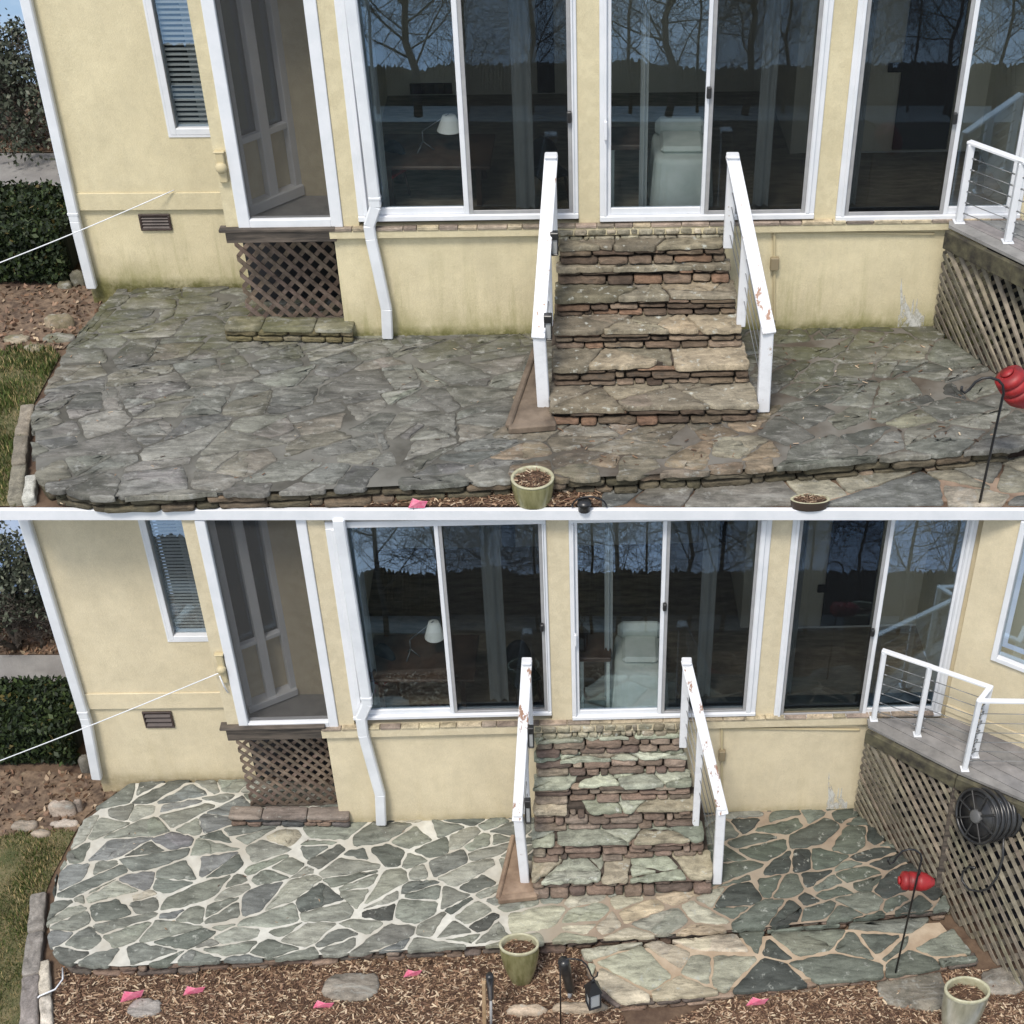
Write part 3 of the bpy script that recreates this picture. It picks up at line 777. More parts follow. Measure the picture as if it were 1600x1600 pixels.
    f = MB(); z = zwb + g * 1.3
    while z < zt_r - .05:
        a = Wr.pt(wl + g * 1.1, z, -.06); b = Wr.pt(wr, z, -.06); bar(f, a, b, .026 * k, .002, Vector((0, .75, .65))); z += .042 * k
    f.build('blind', M['blind'], win)
    f = MB(); box(f, fw, wl + g + (wr - wl) * .32, wr, .14, .16, zwb + .02, zt_r - .03); f.build('curtain_panel', M['curtain'], win)
    f = MB(); box(f, fw, wl - .1, wr, .6, .62, zwb - .2, zt_r - .03); f.build('interior_backing', M['dark_cloth_and_shade'], win)  # black sheet stands in for the unlit room behind the blind
    # vent
    (va, vz1), (vb, vz0) = Wr.sz(*X['vent'][0]), Wr.sz(*X['vent'][1]); mb = MB()
    e = .02 * k
    for q in ((va, vb, vz0, vz0 + e), (va, vb, vz1 - e, vz1), (va, va + e, vz0 + e, vz1 - e), (vb - e, vb, vz0 + e, vz1 - e)): box(mb, fw, q[0], q[1], -.022, -.002, q[2], q[3], .003)
    nl = 4 if old else 3
    for i in range(nl):
        zz = vz0 + e + (vz1 - vz0 - 2 * e) * (i + .5) / nl
        bar(mb, Wr.pt(va + e, zz, .008), Wr.pt(vb - e, zz, .008), (vz1 - vz0) / nl * .7, .004, Vector((0, .7, .7)))
    box(mb, fw, va + e, vb - e, -.003, -.001, vz0 + e, vz1 - e, 0)
    mb.build('vent', M['vent'], house)
    # corner downspout
    downspout(house, Wr, X['corner_spout'], 18, .06)
    downspout(house, W, X['spout'], X['spout_w'], .075)
    # --- screened porch
    porch = bpy.data.objects.new('porch', None); scn.collection.objects.link(porch); porch.parent = house
    porch.location = W.pt((sp_l + sp_r) / 2, zs) - wloc(house)
    sc = W.sz(X['porch_col'][0], X['d_bot'])[0]
    mb = MB(); box(mb, fr, sc, sp_l - .001, -.008, .14, zs - .03, ztop - .004); mb.build('pillar', st_p, porch)
    f = MB(); g = .095 * k
    box(f, fr, sp_l, sp_l + g, -.03, .06, zs - .02, ztop - .01, .006); box(f, fr, sp_r - g, sp_r - .002, -.03, .06, zs - .02, ztop - .01, .006)
    box(f, fr, sp_l + g, sp_r - g, -.03, .06, zs - .02, zs + .055 * k, .006)
    f.build('frame', M['white'], porch)
    f = MB(); box(f, fr, sp_l + g, sp_r - g, .012, .013, zs + .055 * k, ztop - .01); f.build('screen', M['porch_mesh'], porch)
    q0, q1 = at(*X['pside'][0], zs), at(*X['pside'][1], zs)
    Ws = Wall(q0, q1); fs_ = Ws.fr()
    f = MB(); pw = .09 * k
    for t in (.02, .5, .97): box(f, fs_, Ws.len * t - pw / 2, Ws.len * t + pw / 2, .0, .08, zs + .01, ztop - .02, .006)
    box(f, fs_, 0, Ws.len, -.03, .1, zs + .002, zs + .09 * k, .006)
    zr = Ws.sz(*X['prail'])[1]
    for t0, t1 in ((.02, .5), (.5, .97)): box(f, fs_, Ws.len * t0 + pw / 2 + .001, Ws.len * t1 - pw / 2 - .001, .01, .07, zr, zr + .05 * k, .004)
    f.build('post', M['white'], porch)
    f = MB(); box(f, fs_, 0, Ws.len, .085, .10, zs + .0, zr); f.build('wall', st_p, porch)
    f = MB(); box(f, fs_, 0, Ws.len, .085, .088, zr + .001, ztop - .03); f.build('glass_pane', M['glass'], porch)
    f = MB(); box(f, fs_, .05, Ws.len, .12, .13, zr - .02, ztop - .03); f.build('interior_backing', M['dark_cloth_and_shade'], porch)  # black sheet paints the dark seen through the side glass
    # back and right walls of the porch, floor
    e1 = W.pt(sp_r - .01, 0, -(q1 - W.p0).dot(-W.n) - .0)
    f = MB(); Wb = Wall(q1, Vector((e1.x + .2, e1.y, 0))); box(f, Wb.fr(), -.02, Wb.len, 0, .1, zs - .02, ztop - .03); 
    bq = (q1 - W.p0).dot(-W.n)
    box(f, fr, sp_r - .06, sp_r - .003, .2, bq + .1, zs - .02, ztop - .035)
    f.build('wall', st_p, porch)
    f = MB(); box(f, fr, sp_l, sp_r - .065, .015, bq + .1, zs - .06, zs - .018); f.build('floor', M['deck'], porch)
    # beam, lattice, plinth
    (ba, bz1), (bb, bz0) = W.sz(*X['beam'][0]), W.sz(*X['beam'][1]); mb = MB()
    box(mb, fr, ba, bb, -.05, .02, bz0, bz1 - .03 * k, .005); box(mb, fr, ba - .05, bb + .0, -.07, .03, bz1 - .029 * k, bz1, .006)
    mb.build('beam', M['wood'], porch)
    LW = Wall(at(*X['latt'][0], zg + .02), at(*X['latt'][1], zg + .02))
    l00 = LW.hit(*X['latt'][0]); l10 = LW.hit(*X['latt'][1]); l11 = LW.hit(*X['latt'][2]); l01 = LW.hit(*X['latt'][3])
    lp = lattice_panel('lattice', M['lattice_wood'], porch, l00, l10, l11, l01, .095 * k, .036 * k)
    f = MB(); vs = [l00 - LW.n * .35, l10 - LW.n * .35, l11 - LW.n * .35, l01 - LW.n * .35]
    f.add(vs, [(0, 1, 2, 3)]); f.build('interior_backing', M['dark_cloth_and_shade'], porch)  # shade under the porch, painted as a black sheet behind the slats
    mb = MB(); d = LW.u
    bar(mb, l00 - Z3 * .03, l10 - Z3 * .03, .05, .05, LW.n, .004); mb.build('skirt_board', M['wood'], porch)
    pq = X['plinth']; za = zg + X['plinth_h']
    a, b, c, dd = at(*pq[0], za), at(*pq[1], za), at(*pq[2], za), at(*pq[3], za)   # front left, front right, back right, back left (top edge)
    PW = Wall(a, b); dep = max(.12, (dd - a).dot(-PW.n))
    pl = empty('stone_plinth', PW.pt(PW.len / 2, zg), X['plinth_label'], 'plinth', 'stone plinths below the porches'); mb = MB()
    box(mb, PW.fr(), .03, PW.len - .03, .05, dep, zg, za - .03); mb.build('core', M['dark_mortar'], pl)
    mb = MB(); pal = (lambda x: pick((3, (.22, .19, .12)), (2, (.16, .14, .08)), (1, (.28, .25, .18)))) if old else (lambda x: pick((3, (.20, .15, .12)), (2, (.12, .11, .11)), (2, (.28, .21, .17)), (1, (.08, .085, .09))))
    courses(mb, PW.face(), 0, PW.len, zg, za - .02, 2, .14 * k, .3 * k, -.05, .0, pal, .008, .014, .008)
    mb.build('face_stones', M['riser'], pl)
    mb = MB(); x = 0
    while x < PW.len - .02:
        L = min(U(.3, .5) * k, PW.len - x)
        if PW.len - x - L < .12: L = PW.len - x
        stone(mb, rough([(x + .004, -.015), (x + L - .004, -.015), (x + L - .004, dep), (x + .004, dep)], .1, .08, .006), (PW.p0, PW.u, -PW.n, Z3), za - .035, za, .01, pick((1, (.24, .23, .17) if old else (.25, .215, .19)))); x += L
    mb.build('cap_stones', M['stone_old' if old else 'stone'], pl)
    # meter box
    (ma, mz1), (mb_, mz0) = W.sz(*X['meter'][0], .02), W.sz(*X['meter'][1], .02); f = MB()
    box(f, fr, ma, mb_, -.05, -.0085, mz0, mz1, .008)
    lathe(f, (W.pt((ma + mb_) / 2, mz0 + (mz1 - mz0) * .52, .05), W.u, Z3, W.n), [(.0, .035), (.03 * k, .035), (.045 * k, .01), (.045 * k, -.01)], 14)
    box(f, fr, ma - .01, mb_ + .01, -.056, -.01, mz1, mz1 + .015, .004)
    f.build('meter_box', M['cream'], house)
    # conduit
    f = MB(); cxp = X['conduit']
    P = [W.hit(cxp[0], cxp[1], .015), W.hit(cxp[0], cxp[2], .015)]; bar(f, P[0], P[1], .022 * k, .022, W.u, .004)
    bar(f, P[0] - Z3 * .004, W.hit(cxp[0] + X['conduit_run'], cxp[1] + 3, .015), .02 * k, .02, W.n, .004)
    f.build('conduit', M['cream'], house)
    f = MB(); q = W.hit(cxp[0], (X['cbox'][0] + X['cbox'][1]) / 2, .03); h = abs(W.sz(cxp[0], X['cbox'][0])[1] - W.sz(cxp[0], X['cbox'][1])[1])
    box(f, (q, W.u, -W.n, Z3), -.035 * k, .035 * k, -.03, .02, -h / 2, h / 2, .006); f.build('socket_box', plain('beige_socket_' + word, (.26, .21, .13), .6), house)
    # white spatter on the wall
    f = MB(); px0, py0 = X['spat']; nS = 34; low = []; up_ = []
    prof = {}
    for i in range(nS + 1):
        x = -14 + 40 * i / nS; hgt = 6 + 34 * max(0, 1 - abs(x + 4) / 9) ** 1.5 + 12 * max(0, 1 - abs(x - 13) / 8) + U(-2, 4)
        if abs(x + 8) < 1.3: hgt += 38
        if abs(x - 5) < 1.2: hgt += 26
        if abs(x - 11) < 1: hgt += 16
        low.append(W.pt(W.sz(px0 + x * X['spx'], py0)[0], zg + .004, .003)); c_ = W.sz(px0 + (x + (.12 * hgt if x > 0 else -.04 * hgt)) * X['spx'], py0 - hgt * X['spx']); up_.append(W.pt(c_[0], c_[1], .003))
    f.add(low + up_ + [v - W.n * .0025 for v in low + up_], [[i, i + 1, nS + 2 + i, nS + 1 + i] for i in range(nS)] + [[2 * nS + 2 + j for j in (i, i + 1, nS + 2 + i, nS + 1 + i)] for i in range(nS)] + [[nS + 1 + i, nS + 2 + i, 3 * nS + 4 + i, 3 * nS + 3 + i] for i in range(nS)] + [[0, nS + 1, 3 * nS + 3, 2 * nS + 2], [nS, 2 * nS + 1, 4 * nS + 3, 3 * nS + 2]])
    f.build('paint_spatter', spatter_mat('white_spatter_' + word), house)
    # --- room behind the doors
    dr = 2.9 * k; d3r = 1.35 * k
    f = MB(); 
    box(f, fr, sp_r + .01, send + .4, dr, dr + .1, zs - .1, ztop - .02)
    box(f, fr, sp_r + .01, sp_r + .1, .201 + bq, dr, zs - .1, ztop - .02)
    box(f, fr, send - .1 + X.get('side_room', 0), send + X.get('side_room', 0), .26, dr, zs - .1, ztop - .025)
    box(f, fr, s2[5] + .0, s2[5] + .08, d3r + .0, dr - .001, zs - .09, ztop - .03)
    f.build('room_wall', M['dark_room'], house)
    f = MB(); box(f, fr, sp_r + .01, send + .39, .061, dr, zs - .12, zs - .02); f.build('room_floor', M['room_floor'], house)
    f = MB(); box(f, fr, sc, send + .4, .02, dr + .1, ztop - .018, ztop + (.12 if old else -.004)); 
    if old: box(f, fw, rl, rr, -.06, 3.5, ztop - .0, ztop + .12)
    f.build('roof' if old else 'room_ceiling', M['room_ceiling'], house)
    # a painted door and dark openings inside, in the back wall
    f = MB(); box(f, fr, s2[5] + .081, send - .101 + X.get('side_room', 0), d3r, d3r + .06, zs - .015, ztop - .035); f.build('room_wall', M['dark_room'], house)
    for (p0, p1, m_) in X['inner']:
        di = d3r if p0[0] > X['d3'][0] else dr
        Wi = Wall(W.pt(0, 0, -di + .01), W.pt(1, 0, -di + .01)); (a0, z1), (a1, z0) = Wi.sz(*p0), Wi.sz(*p1)
        f = MB(); box(f, Wi.fr(), a0, a1, -.02, .0, max(z0, zs), z1, .004); f.build('inner_panel', M[m_], house)
    # --- furniture inside
    T = X['table']; c = at(T[0], T[2], zs); zt = aty(T[0], T[1], c.y).z
    x0 = aty(T[3], T[1], c.y).x; x1 = aty(T[4], T[1], c.y).x
    o = empty('table', Vector(((x0 + x1) / 2, c.y, zs - .02)), 'dark dining table behind the glass above the ' + X['patio_word'], 'table', 'dining tables indoors')
    f = MB(); box(f, GROUND, x0, x1, c.y - .35 * k, c.y + .35 * k, zt - .035, zt, .008); f.build('tabletop', M['brown'], o)
    for a in (x0 + .12, x1 - .12):
        for b in (-.28, .28):
            f = MB(); bar(f, (a, c.y + b * k, zs - .02), (a, c.y + b * k * .9, zt - .036), .045, .045); f.build('leg', M['brown'], o)
    L_ = X['lamp']; b = Vector((aty(L_[0], T[1], c.y).x, c.y, zt)); ztip = aty(L_[0], L_[1], c.y).z
    o = empty('table_lamp', b, 'white shaded tripod lamp on the table behind the glass above the ' + X['patio_word'], 'lamp', 'tripod lamps indoors')
    f = MB(); hub = b + Z3 * (ztip - zt) * .45
    for t in (0, 2.1, 4.2): tube(f, [hub, b + Vector((math.cos(t), math.sin(t), 0)) * .09 * k], .006, 5)
    tube(f, [hub, Vector((b.x, b.y, ztip))], .006, 5)
    shx = aty(L_[2], L_[1], c.y).x; shz = aty(L_[2], L_[3], c.y).z; sh = Vector((shx, c.y, shz))
    tube(f, [Vector((b.x, b.y, ztip)), sh + Z3 * .02], .005, 5); f.build('tripod', M['cable'], o)
    f = MB(); hs = abs(aty(L_[2], L_[3], c.y).z - aty(L_[2], L_[4], c.y).z); lathe(f, (sh, Vector((1, 0, 0)), Vector((0, 1, 0)), Z3), [(.0, 0), (.055 * k, 0), (.105 * k, -hs)], 20); f.build('lamp_shade', M['shade'], o)
    def chair(px, rowf, rowt, wpx, turn, seatm, label):
        c = at(px, rowf, zs); zt_ = aty(px, rowt, c.y).z; wd = (aty(px + wpx, rowf, c.y) - aty(px, rowf, c.y)).length
        o = empty('chair', Vector((c.x, c.y, zs - .02)), label, 'chair', 'chairs indoors')
        fr_ = (Vector((c.x, c.y, zs - .02)), Vector((math.cos(turn), math.sin(turn), 0)), Vector((-math.sin(turn), math.cos(turn), 0)), Z3)
        hz = (zt_ - zs); f = MB()
        pts = []
        for i in range(9):
            t = math.pi * i / 8; pts.append((-math.cos(t) * wd * .52, .5 * hz + math.sin(t) ** .7 * .5 * hz))
        stone(f, pts, (fr_[0] + fr_[2] * wd * .45, fr_[1], Z3, -fr_[2]), 0, .05, .02); f.build('backrest', M['dark_cloth_and_shade'], o)
        f = MB(); box(f, fr_, -wd / 2, wd / 2, -wd / 2, wd / 2, hz * .48, hz * .54, .02); f.build('seat', seatm, o)
        for a in (-1, 1):
            for b2 in (-1, 1):
                f = MB(); tube(f, [mp(fr_, a * wd * .36, b2 * wd * .36, hz * .48), mp(fr_, a * wd * .46, b2 * wd * .46, 0)], .013, 6); f.build('leg', M['brown'], o)
    for ch in X['chairs']: chair(*ch[:4], ch[4], M[ch[5]], ch[6] + ' above the ' + X['patio_word'])
    A = X['armchair']; c = at(A[0], A[3], zs); xa = aty(A[1], A[3], c.y).x; xb = aty(A[2], A[3], c.y).x; zt = aty(A[0], A[4], c.y).z
    o = empty('armchair', Vector((c.x, c.y, zs - .02)), 'pale linen covered armchair in the middle door above the ' + X['patio_word'], 'armchair', 'covered armchairs indoors')
    f = MB(); n = 72; ring = []; hh = zt - zs
    for lv, (zz, gr) in enumerate(((zs - .015, 1.05), (zs + hh * .5, 1.0), (zs + hh * .88, .97), (zt - .01, .94), (zt, .88))):
        for i in range(n):
            t = 2 * math.pi * i / n; e_ = .35
            ux = abs(math.cos(t)) ** e_ * (1 if math.cos(t) > 0 else -1); uy = abs(math.sin(t)) ** e_ * (1 if math.sin(t) > 0 else -1)
            rp = 1 + ((.05, .035, .012, 0, 0)[lv] * math.sin(i * 1.9 + 2 * math.sin(i * .4)))
            ring.append(Vector(((xa + xb) / 2 + ux * (xb - xa) / 2 * gr * rp, c.y + uy * .33 * k * gr * rp, zz)))
    f.add(ring, [[l * n + i, l * n + (i + 1) % n, l * n + n + (i + 1) % n, l * n + n + i] for l in range(4) for i in range(n)] + [[4 * n + i for i in range(n)]], sm=True)
    f.build('loose_cover', M['linen'], o)
    f = MB(); box(f, GROUND, xa + .04, xb - .04, c.y + .17 * k, c.y + .31 * k, zt - .02, zt + hh * .34, .05); f.build('backrest', M['linen'], o)
    f = MB(); box(f, GROUND, xa + .08, xb - .08, c.y - .2 * k, c.y + .18 * k, zt + .001, zt + hh * .14, .04); f.build('cushion', M['linen'], o)
    B = X['side_table']; c = at(B[0], B[3], zs); xa = aty(B[1], B[3], c.y).x; xb = aty(B[2], B[3], c.y).x; zt = aty(B[0], B[4], c.y).z
    o = empty('side_table', Vector((c.x, c.y, zs - .02)), 'small dark side table in the middle door above the ' + X['patio_word'], 'side table', 'side tables indoors')
    f = MB(); box(f, GROUND, xa, xb, c.y - .2 * k, c.y + .2 * k, zt - .05, zt, .01); f.build('tabletop', M['brown'], o)
    for a in (xa + .03, xb - .03):
        for b2 in (-.16, .16): f = MB(); bar(f, (a, c.y + b2 * k, zs - .02), (a, c.y + b2 * k, zt - .051), .03, .03); f.build('leg', M['linen'], o)
    for (x0, x1, lab) in X['curtains']:
        curtain(W, W.sz(x0, ref)[0], W.sz(x1, ref)[0], zs + .02, ztop - .06, .22, lab + ' above the ' + X['patio_word'], 'curtains behind the doors')

    # --- stairs
    fb, rb, xl, xr = X['nose'], X['rback'], X['xl'], X['xr']; n = len(fb)
    z1 = W.sz(1000, rb[0] - X['tpx0'])[1]
    h = (z1 - zg) / n
    stairs = empty('stone_stairs', W.pt(W.sz((xl[-1] + xr[-1]) / 2, fb[-1])[0], zg, 1), X['stairs_label'], 'stairs', 'stone stairs up to the doors')
    if old:
        tp = lambda: pick((4, (.20, .178, .135)), (2, (.27, .245, .195)), (1, (.155, .145, .105)), (1, (.30, .255, .19)))
        rp_ = lambda x: pick((4, (.125, .095, .07)), (2, (.18, .14, .105)), (2, (.08, .06, .045)), (1, (.18, .115, .08)))
    else:
        tp = lambda: pick((5, (.305, .33, .27)), (3, (.36, .38, .315)), (1.5, (.22, .25, .205)), (1, (.38, .345, .27)))
        rp_ = lambda x: pick((4, (.185, .14, .115)), (2, (.25, .20, .165)), (2, (.12, .093, .08)), (2, (.21, .178, .148)))
    Ys = []
    sl_t = .040 * k; prevo = 0
    # band of small stones under the threshold
    a0, _ = W.sz(xl[0], rb[0] - X['tpx0']); a1, _ = W.sz(xr[0], rb[0] - X['tpx0']); mb = MB()
    courses(mb, ff, a0, a1, z1 - .02, zs - .05 * k, 2, .035 * k, .16 * k, .0, .070, (lambda x: pick((3, (.30, .28, .22)), (1, (.22, .2, .15)), (1, (.36, .33, .26)))), .008, .014, .01)
    mb.build('threshold_stones', M['tread'], stairs)
    pf = None
    for i in range(n):
        zt = z1 - i * h; p = at((xl[i] + xr[i]) / 2, fb[i] - (X['tpx'] if i else 3), zt)
        of = (p - W.p0).dot(W.n)                               # how far the nosing stands out from the wall
        pa = (at(xl[i], fb[i] - (X['tpx'] if i else 3), zt) - W.p0).dot(W.u); pb = (at(xr[i], fb[i] - (X['tpx'] if i else 3), zt) - W.p0).dot(W.u)
        step = bpy.data.objects.new('step', None); scn.collection.objects.link(step); step.parent = stairs
        step.location = W.pt((pa + pb) / 2, zt - h, of) - wloc(stairs)
        mb = MB(); back = prevo - .06
        out = [(pa, -of), (pb, -of), (pb, -back), (pa, -back)]
        fr2 = (W.p0, W.u, -W.n, Z3)
        # ragged slabs right across, their fronts overhanging unevenly
        fa = [(pa, -of), (pb, -of), (pb, -back), (pa, -back)]
        for c in crack(fa, .46 * k, max(.10, (of - back) * .72), 0, .6):
            q = chop(c, .011, .12)
            if len(q) < 3 or abs(area(q)) < .0008: q = c
            sh_ = U(-.012, .022)
            q = [(p[0], p[1] - sh_ if p[1] < -of + .05 else p[1]) for p in q]
            slab(mb, q, fr2, zt - sl_t * U(.8, 1.3), zt + U(-.007, .007), .008, tp(), .006, .012, .35)
        mb.build('tread', M['tread'], step)
        mb = MB(); box(mb, fr2, pa + .03, pb - .03, -of + .10, .0 - .001, zt - h - .02, zt - sl_t * .5); mb.build('core', M['dark_mortar'], step)
        mb = MB(); bt_ = .10 * k
        courses(mb, (W.p0 + W.n * (of - .050 * k + bt_) + Z3 * (zt - h), W.u, Z3 - W.n * (bt_ / h), W.n), pa + .012, pb - .012, .002, h - sl_t * .9, 2 if i in (0, 1, 5) else 3, .07 * k, .40 * k, -.06, .0, rp_, .016, .012, .024)
        mb.build('riser', M['riser'], step)
        prevo = of; Ys.append((pa, pb, of, zt))
    # mortar cheek to the left of the stairs
    mb = MB(); q = [tuple(at(x, y, zg + .07)[:2]) for x, y in X['cheek']]
    stone(mb, rough(q, .05, .15, .01), GROUND, zg, zg + .06, .012, (1, 1, 1), .004)
    for i in (0,):
        a, b = q[0], q[1]; bar(mb, Vector((a[0], a[1], zg + .065)), Vector((b[0], b[1], zg + .065)), .05 * k, .05, None, .012)
        a, b = q[1], q[2]; bar(mb, Vector((a[0], a[1], zg + .04)), Vector((b[0], b[1], zg + .04)), .07 * k, .07, None, .012)
    mb.build('cheek', M['tan_mortar'] if not old else plain('weathered_mortar', (.10, .075, .055), .95, (.20, .155, .115), 5, .5, 30), stairs)

    # --- stair railings
    for side, Rr in enumerate(X['rails']):
        zb = zg + .02
        b0 = at(*Rr['low'][0], zb); t0 = aty(*Rr['low'][1], b0.y)
        yT = W.pt(0, 0, Rr['out']).y
        t1 = aty(*Rr['top'], yT); b1 = Vector((t1.x, t1.y, z1))
        o = empty('stair_railing', b0, Rr['label'], 'railing', 'white stair railings')
        pw = .095 * k; mbp = MB(); bar(mbp, b0, t0, pw, pw, Vector((1, 0, 0)), .008); mbp.build('post', M['post'], o)
        mbp = MB(); bar(mbp, b1, t1 + Z3 * .01, pw * .8, pw * .8, Vector((1, 0, 0)), .006); mbp.build('post', M['post'], o)
        mbp = MB(); box(mbp, (t1, Vector((1, 0, 0)), Vector((0, 1, 0)), Z3), -pw * .52, pw * .52, -pw * .52, pw * .52, .012, .035, .008); mbp.build('post_cap', M['white'], o)
        tm = .42; bm_ = b1.lerp(b0, tm); tt = t1.lerp(t0, tm); zz = None
        for (pa, pb, of, ztt) in Ys:
            if (bm_ - W.p0).dot(W.n) < of: zz = ztt; break
        mbp = MB(); bar(mbp, Vector((tt.x, tt.y, (zz if zz else zb) - .03)), tt - Z3 * .02, pw * .75, pw * .6, Vector((1, 0, 0)), .006); mbp.build('post', M['post'], o)
        dr_ = (t0 - t1).normalized(); mbp = MB()
        bar(mbp, t1 - dr_ * .03, t0 + dr_ * .09 + Z3 * 0, pw * 1.08, .04, Vector((1, 0, 0)), .006); mbp.build('handrail', M['chipped'], o)
        mbp = MB()
        for q in (.2, .36, .52, .68, .84): tube(mbp, [b1.lerp(t1, q), b0.lerp(t0, q)], .004, 5)
        mbp.build('cable', M['cable'], o)
        for (lx, ly0, ly1, tq) in Rr['lamps']:
            q = t1.lerp(t0, tq); pl_ = aty(lx, ly0, q.y - pw * .4); h_ = abs(pl_.z - aty(lx, ly1, q.y - pw * .4).z); lw = .05 * k
            lo = bpy.data.objects.new('post_light', None); scn.collection.objects.link(lo); lo.parent = o; lo.location = pl_ - wloc(o)
            f = MB(); fr3 = (pl_, Vector((1, 0, 0)), Vector((0, 1, 0)), Z3)
            box(f, fr3, -lw * .62, lw * .62, -lw * .6, lw * .6, -h_ * .3, 0, .006); box(f, fr3, -lw * .5, lw * .5, -lw * .5, lw * .5, -h_, -h_ * .93, .004)
            for a in (-1, 1):
                for b_ in (-1, 1): box(f, fr3, a * lw * .5 - .005, a * lw * .5 + .005, b_ * lw * .45 - .005, b_ * lw * .45 + .005, -h_ * .93, -h_ * .3)
            f.build('housing', M['black_plastic'], lo)
            f = MB(); box(f, fr3, -lw * .36, lw * .36, -lw * .34, lw * .34, -h_ * .92, -h_ * .31); f.build('lens', M['lamp_glass'], lo)

    # --- patio of flagstones
    outl = xy(X['patio'], zg); xs_ = at(X['landing'][0], X['landing'][2], zg).x; xe_ = at(X['landing'][1], X['landing'][2], zg).x
    cells = crack(outl, *X['cell'])
    mort = mortar_mat('mortar_' + word, X['mort'][0], X['mort'][1], xs_, X['mort'][2], X['mort'][3])
    mb = MB(); m_in = xy(X['patio'], zg - .012); nn_ = len(outl)
    cxm = sum(p[0] for p in outl) / nn_; cym = sum(p[1] for p in outl) / nn_
    ins = [(p[0] + (cxm - p[0]) * .012, p[1] + (cym - p[1]) * .03) for p in outl]
    mb.add([Vector((p[0], p[1], zg - .010)) for p in ins], [list(range(nn_))], mat=1)
    yl = at(1000, X['landing'][2], zg).y
    for c in cells:
        cx_ = sum(p[0] for p in c) / len(c); cy_ = sum(p[1] for p in c) / len(c)
        q = chop(c, X['gap'] * U(.5, 1.3))
        if len(q) < 3 or abs(area(q)) < .0025: continue
        col = X['stone_col'](cx_, cy_, xs_, xe_)
        slab(mb, q, GROUND, zg - .045, zg + U(-.007, .006), .006, col, .0035, X['rgh'], .5 if old else .22)
    tag(mb.build('patio', [M['stone_old' if old else 'stone'], mort]), X['patio_label'], 'patio', kind='structure')
    # stones that carry the patio edge
    pe = xy(X['edge'], zg); mb = MB(); pal = (lambda x: pick((3, (.12, .105, .075)), (2, (.09, .08, .055)), (1, (.17, .135, .10)))) if old else (lambda x: pick((3, (.17, .125, .10)), (2, (.22, .165, .135)), (2, (.13, .11, .10)), (1, (.24, .19, .16))))
    for i in range(len(pe) - 1):
        a = Vector((*pe[i], 0)); b = Vector((*pe[i + 1], 0)); Wl = Wall(a, b)
        courses(mb, (Wl.p0 - Wl.n * .055, Wl.u, Z3, Wl.n), 0, Wl.len, g0 - .01, zg - .044, X['edge_rows'], .08 * k, .42 * k, -.12, .0, pal, .016, .016, .028)
    tag(mb.build('retaining_wall', M['riser']), X['edge_label'], 'retaining wall', 'low stone edges of the patios')

    # --- ground around
    return W, Wr, house, zs, ztop, send, s3, fr


# ================================================================== what the photograph shows, storey by storey
def old_col(x, y, xs, xe):
    if xs - .25 < x < xe + .1 and y < -1.0: return pick((4, (0.21, 0.168, 0.122)), (3, (0.213, 0.191, 0.153)), (2, (0.181, 0.158, 0.125)), (1, (0.247, 0.228, 0.192)))
    if x > xe: return pick((4, (0.131, 0.135, 0.123)), (2, (0.093, 0.097, 0.093)), (2, (0.174, 0.174, 0.153)), (.5, (0.15, 0.15, 0.113)))
    return pick((5, (0.164, 0.165, 0.156)), (3, (0.196, 0.196, 0.177)), (2, (0.129, 0.132, 0.129)), (1, (0.178, 0.171, 0.145)), (.5, (0.239, 0.234, 0.211)))
def new_col(x, y, xs, xe):
    if xs - .1 < x < xe and y < at(1000, 1392, ZL).y: return pick((3, (.34, .34, .275)), (3, (.38, .36, .285)), (1.5, (.41, .34, .25)), (1, (.29, .30, .25)))
    if x > xe - .1: return pick((5, (.092, .108, .092)), (3, (.125, .142, .122)), (2, (.052, .060, .056)), (.8, (.19, .20, .175)))
    return pick((6, (.185, .198, .175)), (4, (.235, .246, .218)), (3, (.125, .138, .126)), (.6, (.060, .064, .060)), (.3, (.32, .30, .245)), (.7, (.16, .172, .175)))

